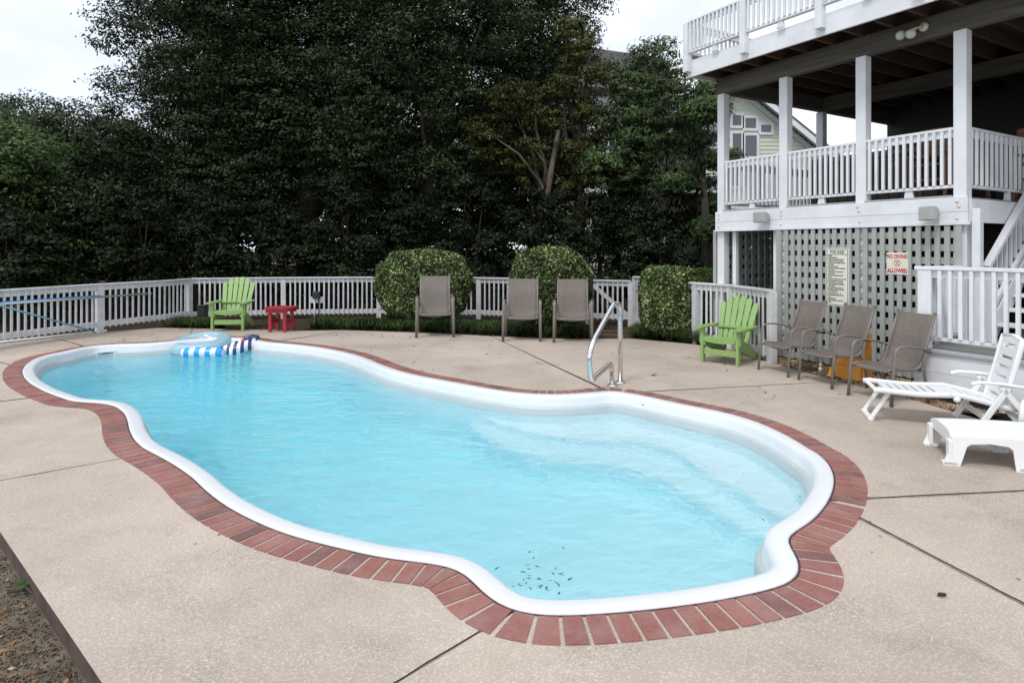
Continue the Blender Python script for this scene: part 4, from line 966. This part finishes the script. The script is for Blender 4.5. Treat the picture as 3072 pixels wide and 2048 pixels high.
# ---------------------------------------------------------------- foliage
def unit(v): return v/np.maximum(1e-9, np.linalg.norm(v, axis=1))[:, None]
def leaf_quads(C, L, W, out=None, outw=.6, droop=0.):
    """one rhombic leaf per centre, turned at random with a bias towards `out`"""
    n = len(C); nr = rng.normal(size=(n, 3))
    if out is not None: nr = unit(nr)*(1-outw)+out*outw
    nr = unit(nr); a = rng.normal(size=(n, 3)); a[:, 2] -= droop; a = a-nr*(a*nr).sum(1)[:, None]; a = unit(a); s = np.cross(nr, a)
    k = rng.uniform(.65, 1.25, n)[:, None]; L = L*k; W = W*k
    V = np.stack([C-a*L/2, C+s*W/2-a*L*.08, C+a*L/2, C-s*W/2-a*L*.08], 1).reshape(-1, 3)
    return V, np.arange(4*n).reshape(n, 4)
def lobe_leaves(lobes, n, clump=.16, shell=.35, per=14):
    """clustered leaf centres near the surface of ellipsoids (centre, radii)"""
    vol = np.array([r[0]*r[1]+r[1]*r[2]+r[0]*r[2] for _, r in lobes]); cnt = np.maximum(1, (n/per*vol/vol.sum())).astype(int)
    Cs, Os = [], []
    for (c, r), m in zip(lobes, cnt):
        d = unit(rng.normal(size=(m, 3))); d[:, 2] = np.where((d[:, 2] < -.35) & (rng.random(m) < .5), -d[:, 2], d[:, 2])
        rad = 1-shell*rng.random(m)**1.6; ctr = np.array(c)+d*np.array(r)*rad[:, None]
        off = unit(rng.normal(size=(m*per, 3)))*rng.random((m*per, 1))**.5*np.array([1, 1, .6])*np.repeat(rng.uniform(.6, 1.4, m), per)[:, None]; off[:, 2] = np.abs(off[:, 2])*.9-.15
        q = np.repeat(ctr, per, 0)+off*clump*2; Cs.append(q); Os.append(unit(off+np.array([0, 0, .45])+.25*np.repeat(d, per, 0)))
    return np.vstack(Cs), np.vstack(Os)
OAK = leafmat('oak_leaf', [(0, (.022, .036, .015)), (.6, (.029, .047, .019)), (.93, (.037, .059, .023)), (1, (.058, .085, .030))], .42, .12, .85)
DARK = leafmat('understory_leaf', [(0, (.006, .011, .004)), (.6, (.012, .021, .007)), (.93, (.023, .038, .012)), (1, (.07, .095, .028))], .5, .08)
OLIVE = leafmat('olive_leaf', [(0, (.03, .034, .010)), (.6, (.055, .06, .016)), (1, (.10, .105, .028))], .5, .1)
PEACH = leafmat('lance_leaf', [(0, (.030, .052, .018)), (.6, (.055, .09, .032)), (1, (.10, .15, .055))], .42, .15)
BRIGHT = leafmat('light_leaf', [(0, (.03, .055, .018)), (.6, (.058, .10, .032)), (1, (.115, .17, .05))], .45, .15)
GREY = leafmat('grey_leaf', [(0, (.028, .034, .024)), (.6, (.052, .058, .042)), (1, (.095, .10, .075))], .6, .1)
VARI = leafmat('variegated_leaf', [(0, (.022, .05, .014)), (.45, (.045, .09, .025)), (.62, (.10, .155, .05)), (.76, (.27, .30, .14)), (1, (.46, .47, .26))], .45, .1, 3.)
HEDGE = leafmat('hedge_leaf', [(0, (.03, .06, .015)), (.6, (.06, .11, .025)), (1, (.11, .17, .045))], .45, .1)
def crown_lobes(x, y, z0, z1, r, n, seed):
    g = np.random.default_rng(seed); L = []
    for i in range(n):
        f = (i+.5)/n; z = z0+(z1-z0)*(.12+.80*f); prof = math.sin(math.pi*(.16+.76*f))**.6
        a = i*2.39996+g.uniform(-.4, .4); rr = r*prof*g.uniform(.30, .72); s = r*g.uniform(.26, .44)*(.75+.25*prof)
        L.append(((x+rr*math.cos(a), y+rr*math.sin(a)*.85, z), (s*1.15, s*1.15, s*.80)))
    return L
def tree(name, label, X, y, z0, z1, r, n, leaf, mat, seed, nl=16, lw=(.092, .05), clump=.21, shell=.48, bark='bark', droop=0., lean=0., group='trees behind the fence', cat='tree', limbs=True, per=30):
    x = (X-1536)/FP*y; t = empty(name, (x, y, -.03)); tag(t, label, cat, group)
    lb = crown_lobes(0, 0, z0+.03, z1+.03, r, nl, seed)
    C, O = lobe_leaves(lb, n, clump, shell, per); V, F = leaf_quads(C, lw[0], lw[1], O, .70, droop)
    put('crown', arr_mesh('crown', V, F, leaf or mat), t)
    g = random.Random(seed); b = MB(); top = Vector((lean, 0, z0+(z1-z0)*.55)); tr = max(.05, .024*(z1))
    P = [Vector((0, 0, -.1)), Vector((lean*.15+g.uniform(-.1, .1), 0, z1*.16)), Vector((lean*.5, g.uniform(-.15, .15), z1*.33)), top]
    b.tube(P, [tr*1.25, tr, tr*.8, tr*.35], 9); b.build('trunk', MT[bark], t, True)
    if limbs:
        b = MB()
        for c, rad in lb[::2]:
            k = g.uniform(.35, .8); s = P[1].lerp(P[3], k); e = Vector(c); mid = s.lerp(e, .5)+Vector((g.uniform(-.2, .2), g.uniform(-.2, .2), .15)); b.tube([s, mid, e], [tr*.38, tr*.24, tr*.07], 6)
        b.build('limbs', MT[bark], t, True)
    return t
for a in (
  ('shrubby_tree', 'light green leafy tree overhanging the left end of the fence', 0, 13.8, .3, 4.5, 2.1, 34000, BRIGHT, None, 1, 16),
  ('oak_tree', 'lower oak with twiggy top at the left edge of the wood', 190, 17, 1.0, 5.5, 3.0, 85000, OAK, None, 2, 18),
  ('oak_tree', 'tall dark oak whose crown edge meets the sky on the left', 660, 17.6, 1.6, 12.6, 3.1, 190000, OAK, None, 3, 40),
  ('oak_tree', 'tall dark oak standing behind the red table', 930, 18.2, 1.8, 13, 3.6, 160000, OAK, None, 4, 36),
  ('oak_tree', 'tall dark oak behind the domed clipped shrub', 1290, 17.4, 1.8, 12.6, 3.5, 160000, OAK, None, 5, 36),
  ('oak_tree', 'dark oak whose right edge stands against the bright sky', 1610, 18.6, 1.6, 11.8, 2.7, 100000, OAK, None, 6, 28)):
    nm, lab, X, y, z0, z1, r, n, lf, mt, sd, nl = a; tree(nm, lab, X, y, z0, z1, r, n, lf, mt, sd, nl)
tree('sapling', 'slender olive green tree rising before the oaks', 1740, 16.3, .8, 8.2, 1.0, 22000, OLIVE, None, 8, 18, (.10, .035), .14)
tree('leaning_tree', 'leaning tree with a pale bent trunk in the dark wood', 1560, 16.0, 3.2, 6.0, 1.3, 9000, OLIVE, None, 9, 9, (.10, .035), .14, bark='palebark', lean=1.0)
tree('lance_leaf_tree', 'tree with long narrow leaves rising beside the porch', 1965, 15.6, 2.0, 6.9, 1.85, 32000, PEACH, None, 10, 16, (.15, .035), .15, droop=.4)
tree('lance_leaf_tree', 'narrow leaved branches reaching behind the porch corner post', 2112, 14.2, .0, 6.0, .95, 30000, PEACH, None, 15, 9, (.13, .035), .13, droop=.4)
tree('weeping_tree', 'grey green weeping tree with hanging twigs next to the porch', 2070, 14.8, .6, 4.9, 1.0, 30000, GREY, None, 11, 18, (.16, .022), .16, droop=2.5)
tree('broadleaf_tree', 'dark leafy tree between the oaks and the narrow leaved tree', 1850, 17.0, .6, 6.2, 1.4, 26000, OAK, None, 12, 14)
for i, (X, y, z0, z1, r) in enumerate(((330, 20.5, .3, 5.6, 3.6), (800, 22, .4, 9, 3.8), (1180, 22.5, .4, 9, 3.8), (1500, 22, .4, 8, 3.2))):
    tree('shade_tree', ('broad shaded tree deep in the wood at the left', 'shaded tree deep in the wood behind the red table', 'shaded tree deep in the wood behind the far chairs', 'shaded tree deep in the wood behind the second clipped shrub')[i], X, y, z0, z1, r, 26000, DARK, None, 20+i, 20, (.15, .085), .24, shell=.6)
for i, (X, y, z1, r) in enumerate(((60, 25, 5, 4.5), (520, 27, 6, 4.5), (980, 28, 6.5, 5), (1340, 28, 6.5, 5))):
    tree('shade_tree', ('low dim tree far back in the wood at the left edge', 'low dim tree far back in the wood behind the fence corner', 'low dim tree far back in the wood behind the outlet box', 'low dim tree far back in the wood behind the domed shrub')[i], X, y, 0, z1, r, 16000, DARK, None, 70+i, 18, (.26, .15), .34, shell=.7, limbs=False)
ul = ('behind the left end of the fence', 'behind the fence near the grey pole end', 'behind the fence at its corner post', 'behind the fence by the green chair', 'behind the fence by the red table', 'behind the fence by the outlet box',
      'behind the domed clipped shrub', 'behind the middle taupe chair', 'behind the second clipped shrub', 'behind the white gate', 'behind the boxy shrub', 'behind the shaded lattice beneath the porch')
for i, X in enumerate((40, 230, 430, 640, 850, 1040, 1230, 1430, 1620, 1800, 1980, 2240)):
    y = (12.9, 14.2, 15.2, 15.6, 16.0, 15.9, 16.2, 16.0, 15.6, 15.0, 14.6, 15.2)[i]
    tree('understory_bush', 'dark leafy bush '+ul[i], X, y, .05, (2.6, 3.0, 3.2, 3.3, 3.0, 3.6, 3.2, 3.7, 3.3, 3.0, 2.7, 2.2)[i], 1.15, 14500, DARK, None, 40+i, 13, (.095, .045), .15, group='bushes behind the fence', cat='bush', shell=.5)

# clipped variegated shrubs
def clipped(X0, X1, Ytop, d, label, pw=2.4, mat=VARI, n=15000, lw=(.064, .034), name='clipped_shrub', group='clipped shrubs by the fence', dep=None, zlow=.12, sheared=0):
    x0, x1 = (X0-1536)/FP*d, (X1-1536)/FP*d; zt = EYE-(Ytop-HOR)/FP*d; cx, rx = (x0+x1)/2, (x1-x0)/2; ry = dep or rx*.8
    s = empty(name, (cx, d, 0)); tag(s, label, 'shrub', group)
    dd = unit(rng.normal(size=(n, 3))); k = (np.abs(dd[:, 0])**pw+np.abs(dd[:, 1])**pw+np.abs(dd[:, 2])**pw)**(-1/pw)
    zc = (zt+zlow)/2; rz = (zt-zlow)/2; lump = 1+.05*np.sin(dd[:, 0]*7+X0)*np.sin(dd[:, 2]*6+1)+.04*np.sin(dd[:, 1]*9+dd[:, 2]*5+dd[:, 0]*13)+np.where(rng.random(n) < .03, rng.random(n)*.09, 0)
    P = dd*(k*lump*(1-.16*rng.random(n)**2.2))[:, None]*np.array([rx, ry, rz])+np.array([0, 0, zc])
    V, F = leaf_quads(P, lw[0], lw[1], unit(dd+np.array([0, 0, .3])), .45); put('foliage', arr_mesh('foliage', V, F, mat), s)
    b = MB(); r = []
    for f in np.linspace(-math.pi/2, math.pi/2, 9):
        rr = []
        for a in np.linspace(0, 2*math.pi, 17)[:-1]:
            v = np.array([math.cos(f)*math.cos(a), math.cos(f)*math.sin(a), math.sin(f)]); q = (abs(v)**pw).sum()**(-1/pw)*.80; rr.append((v[0]*q*rx, v[1]*q*ry, zc+v[2]*q*rz))
        r.append(rr)
    b.sheet(r, closed=True); b.build('blocking_core', MT['bark'], s, True)  # solid dark core added to block light between the leaves, not modelled twigs
    b = MB(); b.tube([(0, 0, -.05), (.02, 0, zc)], [.05, .03], 8); b.build('stem', MT['bark'], s)
clipped(1132, 1408, 752, 13.1, 'large domed clipped shrub with cream-edged leaves behind a taupe chair', 2.9, n=36000, dep=.66)
clipped(1536, 1772, 745, 12.3, 'tall domed clipped shrub with cream-edged leaves between two taupe chairs', 2.9, n=32000, dep=.58)
clipped(1925, 2090, 803, 11.15, 'boxy clipped shrub with cream-edged leaves right of the white gate', 4.5, n=22000, dep=.36)
clipped(2060, 2150, 806, 13.2, 'plain green hedge beyond the short fence by the porch', 4, HEDGE, 9000, (.05, .03), 'hedge', None, .7)

# border grass: arching blades, one mass per bed
def grass(name, pts, n, hgt, spread, label=None):
    m, nn, b = new_mat('border_grass_'+name) if False else (None, None, None)
    V = []; Fq = []
    P = [ground(*p) for p in pts]; seg = [(a, b_) for a, b_ in zip(P, P[1:])]; Ls = np.array([(b_-a).length for a, b_ in seg]); Ls /= Ls.sum()
    nt_ = n//26
    for _ in range(nt_):
        a, b_ = seg[rng.choice(len(seg), p=Ls)]; c = a.lerp(b_, random.random()); d = (b_-a).normalized(); nv = Vector((-d.y, d.x, 0)); c = c+nv*random.uniform(*spread)
        for _b in range(26):
            an = random.uniform(0, 2*math.pi); h = hgt*random.uniform(.5, 1.1); o = Vector((math.cos(an), math.sin(an), 0)); w = Vector((-o.y, o.x, 0))*random.uniform(.004, .007); ou = h*random.uniform(.5, 1.3)
            p0 = c+o*random.uniform(0, .04); p0.z = -.03; k = len(V)
            p1 = p0+o*ou*.35+Vector((0, 0, h*.75)); p2 = p0+o*ou*.8+Vector((0, 0, h*.9)); p3 = p0+o*ou*1.15+Vector((0, 0, h*.55))
            V += [p0-w, p0+w, p1+w, p1-w, p2+w*.8, p2-w*.8, p3+w*.15, p3-w*.15]; Fq += [(k, k+1, k+2, k+3), (k+3, k+2, k+4, k+5), (k+5, k+4, k+6, k+7)]
    o = put('border_grass', arr_mesh('border_grass', np.array(V), np.array(Fq), GRASS)); tag(o, label, 'grass', kind='stuff')
GRASS = leafmat('border_grass_blade', [(0, (.02, .038, .012)), (.6, (.042, .075, .022)), (1, (.09, .13, .045))], .5, .1, 2.)
grass('a', [(500, 980), (640, 983)], 1800, .22, (.0, .35), 'dark border grass at the foot of the fence behind the green chair')
grass('b', [(905, 985), (1024, 986), (1240, 992), (1420, 1000), (1640, 1010), (1775, 1013)], 6500, .24, (.05, .6), 'border grass along the foot of the far fence')
grass('c', [(1900, 1011), (2048, 1026), (2185, 1040)], 4200, .28, (.05, .6), 'border grass at the foot of the boxy shrub')
# a timber step under the gate
gs = empty('gate_step', ground(1832, 1008), R(-16)); tag(gs, 'weathered timber sill below the white gate', 'step')
for k in range(2): b = MB(); b.box((-.42, .05+k*.16, -.04), (.42, .17+k*.16, .02+k*.05), .008); b.build('board', MT['joist'], gs)

# ---------------------------------------------------------------- gravel strip along the lattice
GRAV = leafmat('gravel_stone', [(0, (.17, .10, .055)), (.5, (.33, .215, .13)), (.8, (.46, .34, .22)), (1, (.58, .50, .40))], .8, 0, 4.)
gp = [ground(x, y) for x, y in ((2170, 1045), (2299, 1085), (2400, 1112), (2560, 1154), (2610, 1168), (2733, 1198), (2830, 1226))]
gq = [hworld(-.3, .1), hworld(SP, .12), hworld(2.0, .12), hworld(2.9, .12), hworld(3.3, .12), hworld(3.7, -.75), hworld(4.4, -.80)]
b = MB(); b.sheet([[(p.x, p.y, -.028) for p in gp], [(p.x, p.y, -.026) for p in gq]]); tag(b.build('gravel_bed', MT['dirt']), kind='structure')
n = 11000; u = rng.random(n)*(len(gp)-1); v = rng.random(n)**.9; i = u.astype(int); f = (u-i)[:, None]; A = np.array(gp); B = np.array(gq)
C = (A[i]*(1-f)+A[i+1]*f)*(1-v[:, None])+(B[i]*(1-f)+B[i+1]*f)*v[:, None]; C[:, 2] = -.022+rng.random(n)*.02
ov = np.array([(1, 0, 0), (-1, 0, 0), (0, 1, 0), (0, -1, 0), (0, 0, 1), (0, 0, -1)], float); of = np.array([(0, 2, 4), (2, 1, 4), (1, 3, 4), (3, 0, 4), (2, 0, 5), (1, 2, 5), (3, 1, 5), (0, 3, 5)])
sz = rng.uniform(.006, .014, (n, 1, 1)); V = C[:, None, :]+ov[None]*sz*rng.uniform(.6, 1.3, (n, 6, 1)); F = (of[None]+6*np.arange(n)[:, None, None]).reshape(-1, 3)
th = rng.uniform(0, 6.28, n); ca, sa = np.cos(th)[:, None], np.sin(th)[:, None]; dx = V-C[:, None, :]; V = C[:, None, :]+np.stack([dx[..., 0]*ca-dx[..., 1]*sa, dx[..., 0]*sa+dx[..., 1]*ca, dx[..., 2]], -1)
tag(put('gravel', arr_mesh('gravel', V.reshape(-1, 3), F, GRAV)), 'tan gravel along the foot of the lattice screen', 'gravel', kind='stuff')

# ---------------------------------------------------------------- fallen leaves
LITTER = leafmat('dry_leaf', [(0, (.07, .035, .018)), (.4, (.16, .075, .03)), (.7, (.30, .15, .06)), (.9, (.42, .28, .17)), (1, (.12, .14, .04))], .7, 0, 3.)
def scatter(name, centres, L, W, z, mat, label, tilt=.25):
    C = np.array(centres); C[:, 2] = z; n = len(C); nr = rng.normal(size=(n, 3))*tilt; nr[:, 2] = 1; V, F = leaf_quads(C, L, W, unit(nr), .97); V[:, 2] = np.maximum(V[:, 2], z-.002)
    tag(put(name, arr_mesh(name, V, F, mat)), label, 'leaves', kind='stuff')
def in_px(poly, n):                       # random ground points inside a pixel box list
    o = []
    for x0, x1, y0, y1, k in poly: o += [tuple(ground(random.uniform(x0, x1), random.uniform(y0, y1))) for _ in range(k)]
    return o
scatter('leaf_litter', in_px([(480, 900, 980, 990, 70), (0, 480, 1000, 1030, 30), (1000, 1900, 1004, 1020, 60), (1100, 1900, 1020, 1120, 36), (1950, 2300, 1050, 1120, 14), (2100, 2700, 1120, 1200, 10), (1900, 2600, 1180, 1240, 5)], 0), .055, .028, .005, LITTER, 'dry fallen leaves scattered on the far side of the patio')
scatter('leaf_crumbs', in_px([(2600, 3072, 1400, 1900, 6), (100, 900, 1600, 2000, 4), (1500, 2600, 1120, 1230, 10), (0, 500, 1060, 1200, 6)], 0), .022, .010, .004, LITTER, 'tiny leaf crumbs scattered over the near patio')
lp = [(ground(random.uniform(-60, 320), random.uniform(1620, 2090), -.085)) for _ in range(900)]
e0, e1 = ground(0, 1594), ground(307, 2048); dd_ = (e1-e0).normalized(); nn_ = Vector((-dd_.y, dd_.x, 0))
lp = [p for p in lp if (Vector((p.x, p.y, 0))-Vector((e0.x, e0.y, 0))).dot(nn_) < -.03]
scatter('leaf_litter', [tuple(p) for p in lp[:75]], .032, .020, -.078, LITTER, 'dry leaves on the bare soil below the patio edge', .5)
dp = [(ground(random.uniform(-80, 320), random.uniform(1600, 2100), -.085)) for _ in range(4200)]
dp = [p for p in dp if (Vector((p.x, p.y, 0))-Vector((e0.x, e0.y, 0))).dot(nn_) < -.01]
DEB = leafmat('soil_debris', [(0, (.02, .016, .012)), (.6, (.055, .043, .031)), (.93, (.15, .12, .09)), (1, (.34, .30, .26))], .9, 0, 4.)
n = len(dp); C = np.array([tuple(p) for p in dp]); C[:, 2] = -.084; sz = rng.uniform(.002, .006, (n, 1, 1)); V = C[:, None, :]+ov[None]*sz*rng.uniform(.4, 1.4, (n, 6, 1)); F = (of[None]+6*np.arange(n)[:, None, None]).reshape(-1, 3)
tag(put('soil_debris', arr_mesh('soil_debris', V.reshape(-1, 3), F, DEB)), 'crumbs, bark and grit on the bare soil below the patio edge', 'debris', kind='stuff')
tw = empty('twig', ground(40, 1790, -.085)); tag(tw, 'bent grey twig on the soil beside the patio edge', 'twig'); b = MB(); b.tube([(-.03, 0, .02), (.05, .02, .035), (.16, -.05, .02), (.24, -.12, .01)], [.007, .007, .005, .003], 6); b.build('stick', MT['bark'], tw, True)
wd = empty('seedling', ground(75, 1770, -.085)); tag(wd, 'small yellow green seedling growing against the patio edge', 'plant')
for k in range(5):
    a = k*1.3; b = MB(); b.sheet([[(math.cos(a)*r*.065-math.sin(a)*w*.018*math.sin(math.pi*min(1, r+.05)), math.sin(a)*r*.065+math.cos(a)*w*.018*math.sin(math.pi*min(1, r+.05)), .02+.07*r-.05*r*r) for w in (-1, 0, 1)] for r in np.linspace(0, 1, 6)]); b.build('leaf', BRIGHT, wd, True)
# leaves sunk or floating in the pool
POOLLEAF = leafmat('wet_leaf', [(0, (.015, .03, .025)), (.6, (.03, .05, .035)), (1, (.07, .075, .05))], .4)
pl = [tuple(ground(random.gauss(1610, 52), random.gauss(1740, 34), WATER_Z)) for _ in range(36)]+[tuple(ground(x, y, WATER_Z)) for x, y in ((1795, 1470), (955, 1206), (610, 1252), (1430, 1240), (2230, 1420), (1690, 1320), (2400, 1490), (520, 1250), (1890, 1255), (2290, 1560), (350, 1078), (365, 1074), (1220, 1240), (760, 1245))]
scatter('wet_leaves', pl, .036, .011, WATER_Z+.004, POOLLEAF, 'dark wet leaves floating on the pool water', .1)
lf = empty('fallen_leaf', ground(1962, 1127)); tag(lf, 'single dry ochre leaf lying on the patio behind the handrail', 'leaf'); b = MB(); b.sheet([[(x, y*.02*(1-(x/.04)**2), .008+.01*abs(y)+.006*math.sin(x*60)) for y in (-1, 0, 1)] for x in np.linspace(-.04, .04, 7)]); b.build('blade', LITTER, lf)
lf = empty('fallen_leaf', ground(2826, 1790)); tag(lf, 'single curled brown leaf lying on the patio near the long joint', 'leaf'); b = MB(); b.sheet([[(x, y*.014*(1-(x/.022)**2), .004+.012*abs(y)) for y in (-1, 0, 1)] for x in np.linspace(-.022, .022, 7)]); b.build('blade', MT['bark'], lf)

# ---------------------------------------------------------------- neighbouring houses
d = 21.; o0 = at(2080, 900, d); nh = empty('green_house', (o0.x, d, 0)); tag(nh, 'pale green clapboard house with gable and windows seen through the porch', 'house')
def nx(X): return (X-2080)/FP*d
def nz_(Y): return EYE-(Y-HOR)/FP*d
apex = (nx(2215), nz_(255)); eave_r = (nx(2490), nz_(478)); sl_ = (apex[1]-eave_r[1])/(eave_r[0]-apex[0])
z = 0; k = 0; lap = .135
while z < apex[1]-.1:
    xl, xr = -1.6, (eave_r[0]-.15 if z < eave_r[1] else eave_r[0]-.15-(z-eave_r[1])/sl_); xl = max(xl, apex[0]-(apex[1]-z)/sl_ if z > 3 else xl)
    if xr > xl+.1:
        b = MB(); b.add([(xl, -.022, z), (xr, -.022, z), (xr, -.004, z+lap), (xl, -.004, z+lap), (xl, .02, z), (xr, .02, z)], [(0, 1, 2, 3), (0, 4, 5, 1)]); b.build('siding_board', MT['siding'], nh)
    z += lap
b = MB(); b.prism([(-1.6, -.2), (eave_r[0]-.1, -.2), (eave_r[0]-.1, eave_r[1]), apex, (-1.6, apex[1]-sl_*(apex[0]+1.6))], -6, -.02, Matrix(((1, 0, 0, 0), (0, 0, -1, 0), (0, 1, 0, 0), (0, 0, 0, 1)))); b.build('wall', MT['siding'], nh)
for s_, ex in ((1, eave_r[0]+.25), (-1, 2*apex[0]-eave_r[0]-.25)):
    ez = apex[1]-abs(ex-apex[0])*sl_; A_ = Vector((apex[0], 0, apex[1]+.12)); E_ = Vector((ex, 0, ez+.12))
    b = MB(); nv = Vector((0, 1, 0)); b.beam(A_+nv*2.8, E_+nv*2.8, 6.6, .08, .004, up=(0, 0, 1)); b.build('roof', MT['shingle'], nh)
    b = MB(); b.beam(A_+Vector((0, -.47, -.14)), E_+Vector((0, -.47, -.14)), .05, .2, .004); b.build('rake_board', MT['trim'], nh)
    b = MB(); b.beam(A_+Vector((0, -.05, -.30)), E_+Vector((0, -.05, -.30)), .05, .16, .004); b.build('frieze_board', MT['trim'], nh)
    b = MB(); b.beam(A_+Vector((0, -.25, -.12)), E_+Vector((0, -.25, -.12)), .36, .03, .004); b.build('soffit', MT['trim'], nh)
def window(X0, X1, Y0, Y1, fr=.09):
    w = empty('window', (0, 0, 0), 0, nh); x0, x1, z0, z1 = nx(X0), nx(X1), nz_(Y1), nz_(Y0)
    b = MB(); rect_frame(b, x0-fr, x1+fr, z0-fr, z1+fr, fr, -.07, -.02); b.build('frame', MT['trim'], w)
    b = MB(); b.box((x0, -.045, z0), (x1, -.03, z1), .002); b.build('pane', MT['glass'], w)
for a in ((2196, 2222, 348, 378), (2234, 2266, 356, 386), (2281, 2311, 376, 398), (2196, 2222, 402, 470), (2234, 2268, 408, 470), (2196, 2222, 500, 560), (2234, 2268, 500, 560)): window(*a)

d = 27.; o0 = at(1800, 900, d); gh = empty('shingled_house', (o0.x, d, 0)); tag(gh, 'house with grey shingle roof showing above the trees', 'house')
def gx(X): return (X-1800)/FP*d
def gz(Y): return EYE-(Y-HOR)/FP*d
b = MB(); b.box((gx(1660), 0, -.2), (gx(2060), 5, 8.3), .01); b.build('wall', MT['trim'], gh)
ridge, eave = 11.1, 8.6; x0, x1 = gx(1640), gx(2030)
b = MB(); b.add([(x0, -.6, eave), (x1, -.6, eave-.3), (x1, 2.2, ridge-.5), (x0, 2.2, ridge+.3), (x0, 5, eave), (x1, 5, eave-.3)], [(0, 1, 2, 3), (3, 2, 5, 4)]); solid(b.build('roof', MT['shingle'], gh), .12)
b = MB(); k = 0
for j in range(1, 22):
    f = j/22; b.beam((x0, -.6+2.8*f, eave+(ridge+.3-eave)*f+.075), (x1, -.6+2.8*f, eave-.3+(ridge-.5-eave+.3)*f+.075), .03, .02, .002)
b.build('shingle_courses', MT['shingle'], gh)
for X0, X1, Y0, Y1 in ((1700, 1760, 340, 460), (1820, 1880, 420, 520), (1960, 2020, 420, 520)):
    w = empty('window', (0, 0, 0), 0, gh); b = MB(); rect_frame(b, gx(X0), gx(X1), gz(Y1), gz(Y0), .1, -.06, -.002); b.build('frame', MT['trim'], w); b = MB(); b.box((gx(X0)+.1, -.03, gz(Y1)+.1), (gx(X1)-.1, -.004, gz(Y0)-.1), .002); b.build('pane', MT['glass'], w)
bpy.context.view_layer.update()
